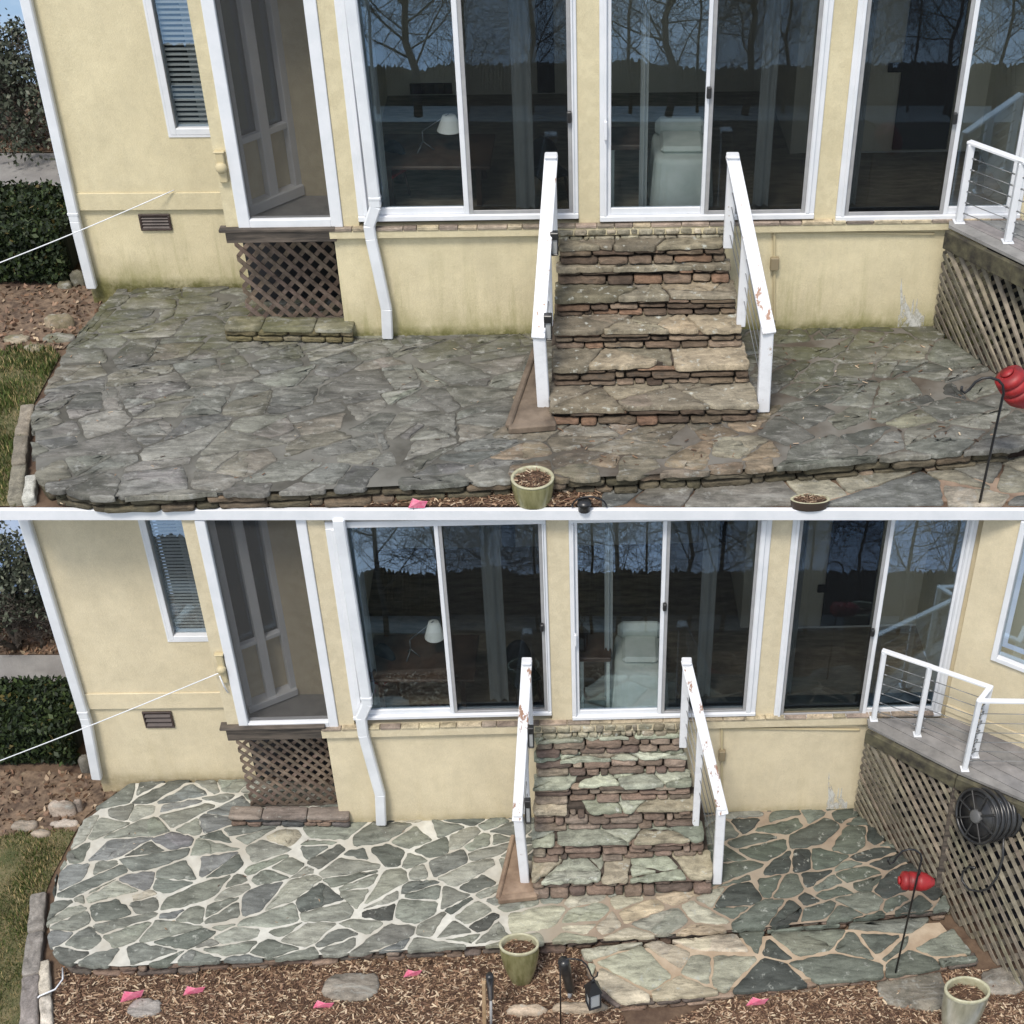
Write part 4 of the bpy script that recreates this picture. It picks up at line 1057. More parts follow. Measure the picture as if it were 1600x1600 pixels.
OLD = dict(old=True, word='weathered', patio_word='weathered grey patio', z=0.0, k=1.12, garden_z=-.19,
    house_label='cream stucco house front above the dull grey weathered patio, mossy at its foot',
    base_l=(560, 525), base_r=(1470, 510), rec_l=(141, 447), rec_r=(380, 445), top_row=-70, head_row=-30,
    d_bot=344, d_ref=335, ledge_b=364, ledge_end=.74, end_extra=.10, found_l=(538, 500),
    d1=(560, 580, 726, 734, 892, 904), d2=(937, 952, 1094, 1100, 1253, 1271), d3=(1305, 1322, 1472, 1479, 1572, 1592),
    h1=(889, 180), h2=(1107, 142), h2w=(946, 200), h3=(1490, 182),
    porch_l=372, porch_r=536, porch_col=(352, 372), pside=((389, 338), (474, 303)), prail=(420, 212), plinth_h=.16,
    win=((268, 209), (327, 213)), band=(299, 326), vent=((216, 334), (270, 359)),
    corner_spout=[(32, -40), (118, 345), (121, 358), (144, 449)], spout=[(541, -60), (587, 322), (577, 352), (580, 372), (604, 482), (606, 527)], spout_w=20,
    beam=((352, 354), (527, 374)), latt=((388, 497), (537, 492), (521, 374), (366, 376)),
    plinth=((349, 511), (550, 514), (545, 493), (352, 493)), plinth_label='mossy olive stone plinth under the porch lattice on the weathered patio',
    meter=((336, 238), (357, 284)), conduit=(1210, 362, 500), conduit_run=250, cbox=(402, 421), spat=(1418, 500), spx=1.0,
    inner=[((835, -30), (868, 190), 'dark_cloth_and_shade'), ((1205, -20), (1255, 235), 'dark_cloth_and_shade'), ((1425, -20), (1478, 232), 'dark_cloth_and_shade'), ((1330, 238), (1560, 318), 'room_ceiling'), ((1388, 98), (1420, 112), 'dark_cloth_and_shade'), ((640, 130), (715, 262), 'brown')],
    table=(680, 234, 296, 592, 770), lamp=(662, 205, 703, 181, 203),
    chairs=[(612, 305, 222, 44, -.5, 'red', 'black chair with red seat left of the table'), (858, 312, 218, 52, .5, 'dark_cloth_and_shade', 'dark round backed chair by the first door jamb')],
    armchair=(1062, 1016, 1108, 298, 226), side_table=(978, 952, 1006, 306, 212),
    curtains=[(588, 606, 'pale curtain at the first door left jamb'), (806, 836, 'grey curtain behind the first door screen'), (1000, 1012, 'narrow curtain in the middle door plain pane'), (1180, 1204, 'curtain behind the middle door screen'), (1324, 1342, 'curtain at the left jamb of the third door')],
    nose=[387, 425, 473, 525, 581, 644], rback=[367], xl=[872, 869, 867, 865, 862, 857], xr=[1136, 1144, 1154, 1163, 1175, 1187], tpx=9, tpx0=-1,
    stairs_label='grimy brown stone stairs with dark joints rising from the weathered grey patio',
    cheek=[(836, 545), (794, 666), (869, 660), (856, 620)],
    rails=[dict(low=[(850, 637), (842, 513)], top=(861, 247), out=.14, label='white chipped railing left of the grimy brown stairs with two black lights', lamps=[(866, 362, 398, .42), (856, 491, 530, .95)]),
           dict(low=[(1192, 640), (1199, 506)], top=(1145, 247), out=.14, label='white chipped railing right of the grimy brown stairs', lamps=[])],
    patio=[(182, 450), (104, 540), (47, 650), (47, 735), (66, 762), (150, 779), (480, 768), (800, 752), (1000, 744), (1200, 732), (1590, 700), (1680, 660), (1460, 508), (375, 447)],
    landing=(872, 1200, 655), cell=(.44, .24, .36, .7, 1.7), mort=((.085, .08, .066), (.10, .08, .06), (.24, .235, .21), .5), gap=.014, rgh=.014, stone_col=old_col,
    patio_label='weathered dull grey flagstone patio with dark joints', edge=[(182, 450), (104, 542), (49, 650), (49, 737), (70, 766), (150, 781), (480, 770), (800, 754), (1000, 746), (1200, 734), (1590, 702)], edge_rows=2,
    edge_label='low brown stone edge under the weathered grey patio')
NEW = dict(old=False, word='cleaned', patio_word='clean pale jointed patio', z=None, k=.90, garden_z=None,
    house_label='cream stucco house front above the clean green patio with white joints',
    base_l=(560, 1284), base_r=(1335, 1263), rec_l=(156, 1217), rec_r=(385, 1214), head_row=815,
    d_bot=1121, d_ref=1108, ledge_b=1138, ledge_end=.68, end_extra=.12, found_l=(530, 1270),
    d1=(551, 570, 704, 710, 853, 862), d2=(894, 904, 1027, 1033, 1162, 1180), d3=(1209, 1222, 1347, 1353, 1456, 1470),
    h1=(847, 975), h2=(1038, 943), h2w=(899, 993), h3=(1362, 983),
    porch_l=372, porch_r=528, porch_col=(353, 372), pside=((389, 1113), (465, 1083)), prail=(420, 1001), plinth_h=.16,
    win=((266, 997), (329, 1002)), band=(1079, 1103), vent=((222, 1111), (274, 1135)),
    corner_spout=[(38, 809), (133, 1120), (136, 1130), (152, 1215)], spout=[(529, 809), (574, 1098), (564, 1120), (568, 1147), (594, 1240), (596, 1286)], spout_w=19,
    beam=((353, 1131), (512, 1148)), latt=((392, 1256), (529, 1252), (513, 1149), (368, 1150)),
    plinth=((356, 1275), (545, 1276), (535, 1259), (372, 1259)), plinth_label='clean brown and grey stone plinth under the porch lattice on the pale jointed patio',
    meter=((337, 1022), (357, 1064)), conduit=(1128, 1137, 1255), conduit_run=215, cbox=(1172, 1187), spat=(1303, 1258), spx=.8,
    inner=[((782, 800), (812, 985), 'dark_cloth_and_shade'), ((1118, 815), (1165, 1030), 'dark_cloth_and_shade'), ((1303, 800), (1350, 1030), 'dark_cloth_and_shade'), ((1228, 1036), (1440, 1098), 'room_ceiling'), ((1278, 913), (1302, 924), 'dark_cloth_and_shade'), ((620, 920), (690, 1045), 'brown')],
    table=(660, 1026, 1080, 578, 745), lamp=(643, 1000, 680, 973, 994),
    chairs=[(598, 1088, 1014, 42, -.5, 'red', 'black chair with red seat left of the table'), (818, 1094, 1010, 46, .5, 'dark_cloth_and_shade', 'dark round backed chair by the first door jamb')],
    armchair=(998, 958, 1040, 1080, 1018), side_table=(926, 905, 955, 1086, 1008),
    curtains=[(572, 590, 'pale curtain at the first door left jamb'), (764, 794, 'grey curtain behind the first door screen'), (946, 958, 'narrow curtain in the middle door plain pane'), (1090, 1112, 'curtain behind the middle door screen'), (1226, 1240, 'curtain at the left jamb of the third door')],
    nose=[1157, 1194, 1234, 1276, 1325, 1382], rback=[1140], xl=[835, 834, 833, 832, 830, 829], xr=[1066, 1075, 1083, 1092, 1103, 1117], tpx=7, tpx0=-1,
    stairs_label='clean stone stairs with pale green treads rising from the white jointed patio',
    cheek=[(802, 1305), (778, 1403), (840, 1396), (826, 1360)],
    rails=[dict(low=[(821, 1378), (809, 1268)], top=(823, 1036), out=.10, label='white chipped railing left of the clean pale green stairs with two black lights', lamps=[(829, 1135, 1167, .40), (824, 1249, 1285, .93)]),
           dict(low=[(1120, 1377), (1127, 1258)], top=(1073, 1036), out=.10, label='white chipped railing right of the clean pale green stairs', lamps=[])],
    patio=[(207, 1218), (132, 1275), (85, 1370), (70, 1450), (75, 1485), (100, 1507), (180, 1513), (600, 1488), (885, 1473), (1200, 1450), (1486, 1421), (1475, 1390), (1337, 1262), (380, 1216)],
    landing=(840, 1128, 1395), cell=(.40, .20, .36, .5, 1.35), mort=((.62, .61, .55), (.34, .265, .195), (.36, .32, .25), .55), gap=.017, rgh=.011, stone_col=new_col,
    patio_label='clean green grey flagstone patio with wide white joints', edge=[(207, 1219), (133, 1276), (87, 1370), (73, 1450), (77, 1487), (101, 1509), (180, 1515), (600, 1490), (885, 1475), (1200, 1452), (1486, 1423)], edge_rows=2,
    edge_label='low reddish stone edge under the clean white jointed patio')

# the edge of the upper terrace, and the lower house front right under it
ZG = -.19
EDGE_Y = at(900, 792, ZG).y
NEW['z'] = aty(560, 1284, EDGE_Y + .03).z
NEW['garden_z'] = NEW['z'] - .19
NEW['ztop'] = ZG - .012 - .10
ZL, GL = NEW['z'], NEW['garden_z']

# ---- ground of the two levels
xl_ = at(-30, 792, ZG).x; xr_ = at(1800, 792, ZG).x
sheet('ground', [(xl_, EDGE_Y), (xr_, EDGE_Y), (xr_ + 1, 5), (xl_ + 3.6, 5), (at(150, 150, ZG).x, at(60, 130, ZG).y), (at(-70, 130, ZG).x, at(60, 130, ZG).y), (at(-60, 450, ZG).x, at(-60, 450, ZG).y)], ZG - .012, M['soil'], 'brown garden soil around the weathered patio', 'ground', 'structure', .09)
mb = MB(); box(mb, GROUND, xl_, xr_, EDGE_Y - .045, EDGE_Y - .001, ZG - .105, ZG - .002, .004)
tag(mb.build('terrace_edge_board', M['white']), 'long white board along the terrace edge above the lower doors', 'edge board', kind='structure')
bl = at(60, 930, GL)
sheet('ground', [tuple(at(-160, 1640, GL)[:2]), tuple(at(1760, 1640, GL)[:2]), (xr_ + .6, EDGE_Y + 1), (at(500, 1200, GL).x, bl.y + .0), (at(-140, 930, GL).x, bl.y)], GL - .012, M['soil'], 'brown garden soil around the clean patio', 'ground', 'structure', .3)

Wo, Wro, ho, zso, zto, sendo, s3o, fro = build(OLD)
Wn, Wrn, hn, zsn, ztn, sendn, s3n, frn = build(NEW)

# ---- paths of flagstone on the right, one step down
def path(poly_px, z, g, cell, gap, cols, mortar, mats, label, edge_px, edge_label, pal, rows):
    outl = xy(poly_px, z); mb = MB(); n = len(outl); mx_ = sum(p[0] for p in outl) / n; my_ = sum(p[1] for p in outl) / n; core = inset(outl, .075); m_ = len(core)
    mb.add([Vector((p[0], p[1], z - .010)) for p in core] + [Vector((p[0], p[1], g)) for p in core], [list(range(m_))] + [[i, (i + 1) % m_, m_ + (i + 1) % m_, m_ + i] for i in range(m_)], mat=1)
    for c in crack(outl, *cell):
        q = chop(c, gap * U(.5, 1.3))
        if len(q) < 3 or abs(area(q)) < .004: continue
        slab(mb, q, GROUND, z - .04, z + U(-.006, .006), .006, cols(sum(p[0] for p in q) / len(q)), .0035, .009)
    tag(mb.build('path', [mats, mortar]), label, 'path', kind='structure')
    pe = xy(edge_px, z); mb = MB()
    for i in range(len(pe) - 1):
        Wl = Wall(Vector((*pe[i], 0)), Vector((*pe[i + 1], 0)))
        courses(mb, (Wl.p0 - Wl.n * .02, Wl.u, Z3, Wl.n), 0, Wl.len, g - .01, z - .042, rows, .1, .3, -.1, 0, pal, .012, .014, .012)
    if rows: tag(mb.build('retaining_wall', M['riser']), edge_label, 'retaining wall', 'low stone edges of the patios')
path([(938, 790), (938, 771), (962, 757), (1200, 749), (1440, 734), (1590, 712), (1720, 690), (1760, 790)], ZG + .012, ZG - .01, (.5, .3, .2), .022,
     lambda x: pick((3, (.18, .18, .16)), (2, (.25, .235, .19)), (1, (.14, .145, .14))), M['tan_mortar'], M['stone_old'], 'weathered flagstone path below the dull grey patio', [(938, 772), (938, 790)], 'short stone side of the weathered path', lambda x: pick((1, (.16, .13, .1))), 1)
path([(905, 1481), (1128, 1456), (1474, 1429), (1532, 1500), (1390, 1526), (1150, 1553), (965, 1570), (930, 1545)], ZL - .065, GL - .01, (.46, .28, .1, .5, 1.4), .026,
     lambda x: pick((3, (.38, .345, .275)), (2, (.42, .38, .29)), (2, (.33, .335, .27))) if x < at(1155, 1510, ZL).x else pick((3, (.125, .142, .122)), (2, (.165, .18, .152)), (1, (.075, .085, .08))), plain('orange_mortar', (.33, .245, .165), .9, (.45, .36, .26), 5, .3, 40), M['stone'], 'clean flagstone path with tan joints below the pale patio',
     [(903, 1490), (930, 1545), (965, 1570), (1150, 1553), (1390, 1526), (1532, 1500)], 'stacked stone side of the clean path above the bark mulch', lambda x: pick((3, (.19, .135, .105)), (2, (.25, .19, .15)), (1, (.13, .11, .1))), 2)

# ---- mulch, grass
mulch([(95, 791), (110, 780), (400, 765), (900, 752), (935, 768), (935, 791)], ZG, 4500, .045, .6, 'tan bark mulch along the front of the weathered patio')
mulch([(82, 1625), (92, 1512), (180, 1512), (600, 1488), (880, 1476), (905, 1490), (930, 1545), (965, 1572), (990, 1625)], GL, 19000, .038, .75, 'brown bark mulch bed in front of the white jointed patio')
mulch([(990, 1625), (1140, 1555), (1390, 1530), (1480, 1512), (1560, 1520), (1640, 1560), (1660, 1625)], GL, 9500, .036, .75, 'dark bark mulch below the clean path')
grass([(-30, 791), (-30, 560), (20, 545), (80, 545), (95, 555), (48, 640), (36, 700), (24, 791)], ZG, 9000, .05, 'short green lawn beside the weathered patio', .3)
grass([(-30, 1625), (-30, 1315), (30, 1300), (98, 1296), (118, 1300), (80, 1372), (62, 1420), (40, 1500), (34, 1625)], GL, 12000, .04, 'patchy lawn beside the clean patio', .42)
def litter(px, z, n, label):
    poly = xy(px, z); mb = MB(); mb.add([Vector((p[0], p[1], z + .002)) for p in poly], [list(range(len(poly)))], mat=1)
    for p in scatter(poly, n): leaf(mb, Vector((p[0], p[1], z + U(.005, .02))), U(.04, .09), pick((2, (.22, .14, .095)), (2, (.13, .085, .06)), (1, (.36, .28, .20))))
    tag(mb.build('fallen_leaves', [M['leaf'], M['litter']], recalc=False), label, 'leaves', kind='stuff')
litter([(-60, 238), (-60, 140), (160, 140), (160, 238)], ZG, 2600, 'fallen brown leaves beyond the road behind the weathered house')
litter([(-60, 312), (-60, 292), (220, 292), (220, 312)], ZG, 500, 'strip of fallen leaves between road and hedge behind the weathered house')
litter([(-60, 560), (-60, 448), (200, 448), (170, 470), (100, 545)], ZG, 500, 'dry leaves and soil at the corner of the weathered patio')
litter([(-60, 1022), (-60, 940), (180, 940), (180, 1022)], GL, 1500, 'fallen brown leaves beyond the road behind the clean house')
litter([(-60, 1092), (-60, 1068), (220, 1068), (220, 1092)], GL, 400, 'strip of fallen leaves between road and hedge behind the clean house')
litter([(-60, 1310), (-60, 1200), (215, 1212), (135, 1275), (118, 1300)], GL, 400, 'dry leaves and soil at the corner of the clean patio')
sheet('road', xy([(-80, 240), (200, 240), (240, 291), (-80, 291)], ZG), ZG + .006, M['asphalt'], 'grey road beyond the weathered house', 'road', 'structure')
sheet('road', xy([(-80, 1024), (220, 1024), (250, 1068), (-80, 1068)], GL), GL + .006, M['asphalt'], 'grey road beyond the clean house', 'road', 'structure')

def bits(px, z, n, L, label):
    mb = MB()
    for p in scatter(xy(px, z), n): chip(mb, Vector((p[0], p[1], z + .012)), L * U(.4, 1.5), .8, .1)
    tag(mb.build('leaf_litter', M['chips'], recalc=False), label, 'leaf litter', kind='stuff')
bits([(1215, 520), (1440, 515), (1560, 600), (1570, 690), (1210, 720)], 0, 90, .04, 'twigs and leaf scraps on the right of the weathered patio')
bits([(110, 545), (830, 540), (780, 740), (90, 760)], 0, 70, .03, 'leaf scraps strewn over the left of the weathered patio')
bits([(860, 660), (1200, 650), (1200, 725), (930, 735)], 0, 50, .04, 'leaf scraps on the landing of the grimy stairs')
bits([(140, 1300), (780, 1300), (760, 1460), (110, 1480)], ZL, 26, .025, 'few leaf scraps on the clean patio')

# ---- hedge, bush and small trees at the left
def hedge(x0, x1, row_b, row_t, z, depth, label):
    a = at(x0, row_b, z); b = at(x1, row_b, z); zt = aty(x0, row_t, a.y + depth * .5).z
    o = empty('hedge', Vector(((a.x + b.x) / 2, a.y, z)), label, 'hedge', 'clipped hedges')
    mb = MB(); box(mb, GROUND, a.x, b.x, a.y + .05, a.y + depth, z, zt - .05, .1); mb.build('stems_or_core', M['hedge_shade_core'], o)  # near-black inner box paints the shade between the leaves
    mb = MB()
    for i in range(16000):
        x = U(a.x, b.x); t = U(0, 1)
        if t < .62: p = Vector((x, a.y + .04 + U(-.05, .06) + .05 * noise.noise(Vector((x * 3, U(z, zt), 0))), U(z + .02, zt)))
        else: p = Vector((x, U(a.y, a.y + depth), zt - .04 + U(-.05, .05)))
        leaf(mb, p + Vector((0, -.05, .05)) * (max(0, rng.gauss(0, 1)) ** 2 * .5), U(.025, .085), pick((4, (.018, .031, .011)), (2, (.035, .055, .017)), (3, (.010, .018, .008)), (.25, (.11, .09, .03))))
    mb.build('leaves', M['leaf'], o, recalc=False)
hedge(-70, 112, 444, 322, ZG, 1.2, 'clipped dark green hedge at the corner of the weathered house')
hedge(-70, 122, 1194, 1098, GL, .8, 'clipped dark green hedge at the corner of the clean house')
EV = ((4, (.05, .062, .045)), (2, (.085, .10, .075)), (2, (.025, .03, .022)), (1, (.13, .14, .11)))
b = at(40, 226, ZG); leafy('bush', b, aty(40, 60, b.y).z - ZG, 1.0, .7, 'grey green evergreen bush beside the downspout of the weathered house', 'bush', EV, 9000, .07)
b = at(30, 1014, GL); leafy('bush', b, aty(30, 842, b.y).z - GL, .7, .4, 'grey green evergreen bush beside the downspout of the clean house', 'bush', EV, 8000, .055)
b = at(62, 225, ZG); bare_tree(b, 1.3, .03, 'thin leafless shrub under the bush behind the weathered house', 'leafless shrubs', 2, .2)
b = at(66, 1012, GL); bare_tree(b, .9, .022, 'thin leafless shrub under the bush behind the clean house', 'leafless shrubs', 2, .2)

# ---- loose rocks and curb stones
def rock(px, py, z, wpx, hpx, dep, col, name, label, group, mat='stone_old'):
    a = at(px - wpx / 2, py, z); b = at(px + wpx / 2, py, z); h = abs(aty(px, py - hpx, a.y).z - z); mb = MB()
    Lr = (b - a).length; q = rough([(Lr * U(.0, .06), dep * U(.15, .3)), (Lr * U(.2, .35), dep * U(-.05, .08)), (Lr * U(.65, .85), dep * U(-.05, .1)), (Lr, dep * U(.2, .45)), (Lr * U(.86, .97), dep * U(.8, 1)), (Lr * U(.45, .6), dep * U(.95, 1.1)), (Lr * U(.06, .16), dep * U(.75, .95))], .25, .05, .012)
    d = (b - a).normalized(); stone(mb, q, (Vector((a.x, a.y, z)), d, Vector((-d.y, d.x, 0)), Z3), -.02, h, min(.03, h * .4), col, .008)
    return tag(mb.build(name, M[mat]), label, 'rock', group)
rock(92, 514, ZG, 50, 17, .12, (.34, .27, .20), 'stone_block', 'tan stone block lying at the left edge of the weathered patio', 'loose rocks')
rock(88, 536, ZG, 52, 4, .16, (.42, .40, .37), 'flat_rock', 'pale flat rock in front of the tan block by the weathered patio', 'loose rocks')
rock(22, 538, ZG, 40, 5, .14, (.40, .34, .26), 'flat_rock', 'tan flat rock on the lawn edge by the weathered patio', 'loose rocks')
rock(50, 550, ZG, 34, 5, .10, (.44, .38, .29), 'flat_rock', 'small tan flat rock nearest the weathered patio lawn', 'loose rocks')
rock(122, 447, ZG, 22, 20, .1, (.22, .20, .17), 'rock', 'grey upright rock at the foot of the weathered downspout', 'loose rocks')
rock(100, 452, ZG, 24, 8, .1, (.19, .17, .14), 'rock', 'low grey rock beside the upright one near the weathered downspout', 'loose rocks')
rock(98, 1277, GL, 44, 17, .1, (.40, .33, .27), 'stone_block', 'tan stone block lying at the left edge of the clean patio', 'loose rocks')
rock(122, 1270, GL, 14, 15, .08, (.38, .31, .26), 'rock', 'small tan rock touching the block by the clean patio', 'loose rocks')
rock(98, 1294, GL, 50, 3, .1, (.48, .42, .36), 'flat_rock', 'pale flat rock in front of the tan block by the clean patio', 'loose rocks')
rock(35, 1300, GL, 44, 5, .13, (.36, .30, .24), 'flat_rock', 'tan flat rock on the lawn edge by the clean patio', 'loose rocks')
rock(62, 1310, GL, 34, 5, .09, (.40, .33, .26), 'flat_rock', 'small tan flat rock nearest the clean patio lawn', 'loose rocks')
rock(134, 1208, GL, 20, 20, .1, (.24, .22, .19), 'rock', 'grey upright rock at the foot of the clean downspout', 'loose rocks')
rock(545, 1566, GL, 92, 5, .27, (.26, .23, .19), 'stepping_stone', 'broad grey stepping stone half sunk in the brown mulch', 'loose rocks')
rock(222, 1592, GL, 56, 4, .2, (.24, .22, .20), 'stepping_stone', 'small grey stepping stone at the lower left of the mulch', 'loose rocks')
rock(1430, 1580, GL, 120, 4, .5, (.25, .225, .18), 'flat_rock', 'broad tan rock behind the pale pot by the hook', 'loose rocks')
rock(1570, 1560, GL, 70, 4, .3, (.27, .24, .20), 'flat_rock', 'tan rock to the right of the pale pot', 'loose rocks')
rock(905, 1586, GL, 90, 8, .1, (.42, .34, .25), 'curb_stone', 'tan curb stone behind the lantern post', 'curb stones', 'stone')
rock(822, 1590, GL, 70, 8, .1, (.40, .32, .24), 'curb_stone', 'tan curb stone beside the black garden torch', 'curb stones', 'stone')
def curb(pts, z, wd, col, label):
    P = [at(x, y, z) for x, y in pts]; mb = MB()
    for i in range(len(P) - 1):
        d = (P[i + 1] - P[i]).normalized(); L = (P[i + 1] - P[i]).length
        stone(mb, rough([(0.004, -wd / 2), (L - .004, -wd / 2), (L - .004, wd / 2), (.004, wd / 2)], .1, .08, .006), (P[i], d, Vector((-d.y, d.x, 0)), Z3), -.05, .07 + U(-.01, .01), .015, vary(col), .006)
    return tag(mb.build('curb', M['riser']), label, 'curb', 'curbs at the lawn edges')
curb([(46, 640), (36, 690), (32, 735), (26, 790)], ZG, .12, (.22, .19, .15), 'grey stone curb between lawn and weathered patio')
curb([(52, 750), (46, 790)], ZG, .10, (.44, .42, .37), 'white block at the lower left corner of the weathered patio')
curb([(62, 1400), (58, 1462), (50, 1530), (46, 1625)], GL, .15, (.26, .23, .21), 'grey stone curb between lawn and clean patio')
curb([(70, 1506), (72, 1560), (76, 1625)], GL, .10, (.52, .46, .39), 'cream curb block at the lower left corner of the clean patio')
mb = MB(); tube(mb, [at(98, 1512, GL + .05), at(98, 1530, GL + .09), at(86, 1546, GL + .08), at(62, 1556, GL + .07), at(56, 1562, GL + .05)], .008, 6)
tag(mb.build('string', M['white']), 'loose white cord lying over the cream curb', 'string', 'white strings')

# ---- strings from the wall
def string(a, b, label):
    mb = MB(); pts = []
    for i in range(15):
        t = i / 14; p = a.lerp(b, t); pts.append(p - Z3 * .05 * math.sin(math.pi * t) * .3)
    tube(mb, pts, .0055, 5); tag(mb.build('string', M['white']), label, 'string', 'white strings')
string(Wro.hit(272, 297, .045), at(-40, 426, ZG + .75), 'white string running past the vent of the weathered house')
string(Wn.hit(346, 1050, .06), at(-30, 1200, GL + .6), 'white string tied to the meter box of the clean house')
mb = MB(); tube(mb, [Wn.hit(343, 1056, .06), Wn.hit(350, 1072, .05), Wn.hit(356, 1082, .03)], .007, 5); tag(mb.build('string', M['white']), 'short white string end dangling under the meter box', 'string', 'white strings')

# ---- wooden decks at the right
def strips(mb, poly, ang, wd, gap, z0, z1):
    d = (math.cos(ang), math.sin(ang)); nr = (-d[1], d[0]); r = [p[0] * nr[0] + p[1] * nr[1] for p in poly]; t = min(r)
    poly = ccw(poly)
    while t < max(r):
        st = [(nr[0] * q + d[0] * m, nr[1] * q + d[1] * m) for q, m in ((t, -99), (t, 99), (t + wd - gap, 99), (t + wd - gap, -99))]
        pl = clip_poly(ccw(st), poly); t += wd
        if len(pl) < 3: continue
        n = len(pl); mb.add([Vector((p[0], p[1], z0)) for p in pl] + [Vector((p[0], p[1], z1)) for p in pl], [list(range(n)), list(range(n, 2 * n))] + [[i, (i + 1) % n, n + (i + 1) % n, n + i] for i in range(n)], vary((1, 1, 1)))
def deck_poly(name, E, back, z, label, k):
    o = empty('wooden_deck', Vector((E[0].x, E[0].y, z - 1)), label, 'deck', 'wooden decks'); poly = [(p.x, p.y) for p in E + back]
    d = (E[1] - E[0]); mb = MB(); strips(mb, poly, math.atan2(d.y, d.x), .14 * k, .007, z - .03, z); mb.build('deck_boards', M['deck'], o)
    for i in range(len(E) - 1):
        mb = MB(); nn = Vector(((E[i + 1] - E[i]).y, -(E[i + 1] - E[i]).x, 0)).normalized()
        bar(mb, Vector((E[i].x, E[i].y, z - .115 * k)) + nn * .025, Vector((E[i + 1].x, E[i + 1].y, z - .115 * k)) + nn * .025, .05, .16 * k, nn, .008); mb.build('rim_board', M['moss_beam'], o)
    return o
z = zso - .02
E = [at(1483, 352, z), at(1590, 404, z), at(1700, 458, z)]
dk = deck_poly('wooden_deck', E, [Vector((E[2].x + 1, E[2].y + .2, 0)), Vector((E[2].x + 1, Wo.pt(s3o[5] + .6, 0).y - .1, 0)), Vector((E[0].x + .02, Wo.pt(s3o[4], 0).y - .09, 0))], z, 'grey wooden deck at the right end of the weathered patio', 1.1)
g1, g2 = at(1460, 510, 0), at(1640, 640, 0); t1 = Vector((E[0].x, E[0].y, z - .2)); t2 = at(1700, 452, z - .2)
lattice_panel('lattice', M['grey_lattice'], dk, g1, g2, t2, t1, .088, .037)
mb = MB(); mb.add([g1 + Vector((.25, .3, 0)), g2 + Vector((.25, .3, 0)), t2 + Vector((.25, .3, 0)), t1 + Vector((.25, .3, 0))], [(0, 1, 2, 3)]); mb.build('interior_backing', M['dark_cloth_and_shade'], dk)  # black sheet in place of the shade under the deck
def deck_rail(posts, topz, rails, label, z, pw=.06):
    o = empty('deck_railing', posts[0], label, 'railing', 'cable railings on the decks')
    for p in posts:
        mb = MB(); box(mb, (p, Vector((1, 0, 0)), Vector((0, 1, 0)), Z3), -pw / 2, pw / 2, -pw / 2, pw / 2, .012, topz - z - .03, .006)
        q = mb.build('post', M['white'], o); m2 = MB(); box(m2, (p, Vector((1, 0, 0)), Vector((0, 1, 0)), Z3), -pw * .8, pw * .8, -pw * .8, pw * .8, 0, .0115, .003); f = m2.build('post_foot', M['white'], q)
    for ri, (a, b) in enumerate(rails):
        mb = MB(); topz -= .0025; dd = (b - a).normalized(); bar(mb, Vector((a.x, a.y, topz - .015)) - dd * pw * .5, Vector((b.x, b.y, topz - .015)) + dd * pw * .5, pw * 1.05, .028, Vector((-dd.y, dd.x, 0)), .005); mb.build('top_rail', M['white'], o)
        mb = MB()
        for i in range(6):
            h = (topz - z) * (.13 + .135 * i); tube(mb, [Vector((a.x, a.y, z + h)), Vector((b.x, b.y, z + h))], .004, 5)
            for q, sg in ((a, 1), (b, -1)): tube(mb, [Vector((q.x, q.y, z + h)) + dd * sg * pw * .5, Vector((q.x, q.y, z + h)) + dd * sg * pw * 1.3], .008, 6)
        mb.build('cable', M['cable'], o)
    return o
p1 = at(1498, 347, z); p2 = at(1574, 378, z); tz = aty(1512, 220, p1.y).z; p3 = p2 + (p2 - p1) * 1.2
deck_rail([p1, p2, p3], tz, [(p1, p2), (p2, p3)], 'white cable railing on the deck by the weathered patio', z, .062)
z = zsn - .02
E = [at(1357, 1134, z), at(1498, 1206, z), at(1640, 1266, z)]
bk = [Vector((E[2].x + .6, E[2].y + .4, 0)), Vector((E[2].x + .6, Wn.pt(sendn, 0).y - .1, 0)), Vector((Wn.pt(s3n[3], 0, .09).x, Wn.pt(s3n[3], 0, .09).y, 0))]
dk = deck_poly('wooden_deck', E, bk, z, 'grey wooden deck with two lattice skirts at the right of the clean patio', .9)
g1, g2, g3 = at(1336, 1264, ZL), at(1466, 1384, ZL), at(1625, 1572, GL)
t1, t2, t3 = (Vector((e.x, e.y, z - .16)) for e in E)
lattice_panel('lattice', M['grey_lattice'], dk, g1, g2, t2, t1, .084, .033); lattice_panel('lattice', M['grey_lattice'], dk, Vector((g2.x, g2.y, GL)), g3, t3, t2, .098, .040)
mb = MB(); v = Vector((.2, .25, 0)); mb.add([p + v for p in (g1, g2, t2, t1)] + [p + v for p in (Vector((g2.x, g2.y, GL)), g3, t3, t2)], [(0, 1, 2, 3), (4, 5, 6, 7)]); mb.build('interior_backing', M['dark_cloth_and_shade'], dk)  # under-deck shade painted as black sheets behind both lattices
mb = MB(); bar(mb, g2, t2 - Z3 * .01, .06, .06, Vector((1, 0, 0)), .004); mb.build('corner_post', M['wood'], dk)
p1, p2, p3, p4 = at(1365, 1124, z), at(1433, 1148, z), at(1507, 1202, z), at(1523, 1181, z); tz = aty(1379, 1015, p1.y).z; p5 = p3 + Vector((1.1, -.02, 0))
deck_rail([p1, p2, p4, p3], tz, [(p1, p2), (p2, p4), (p4, p3), (p3, p5)], 'white cable railing round the corner of the deck by the clean patio', z, .045)
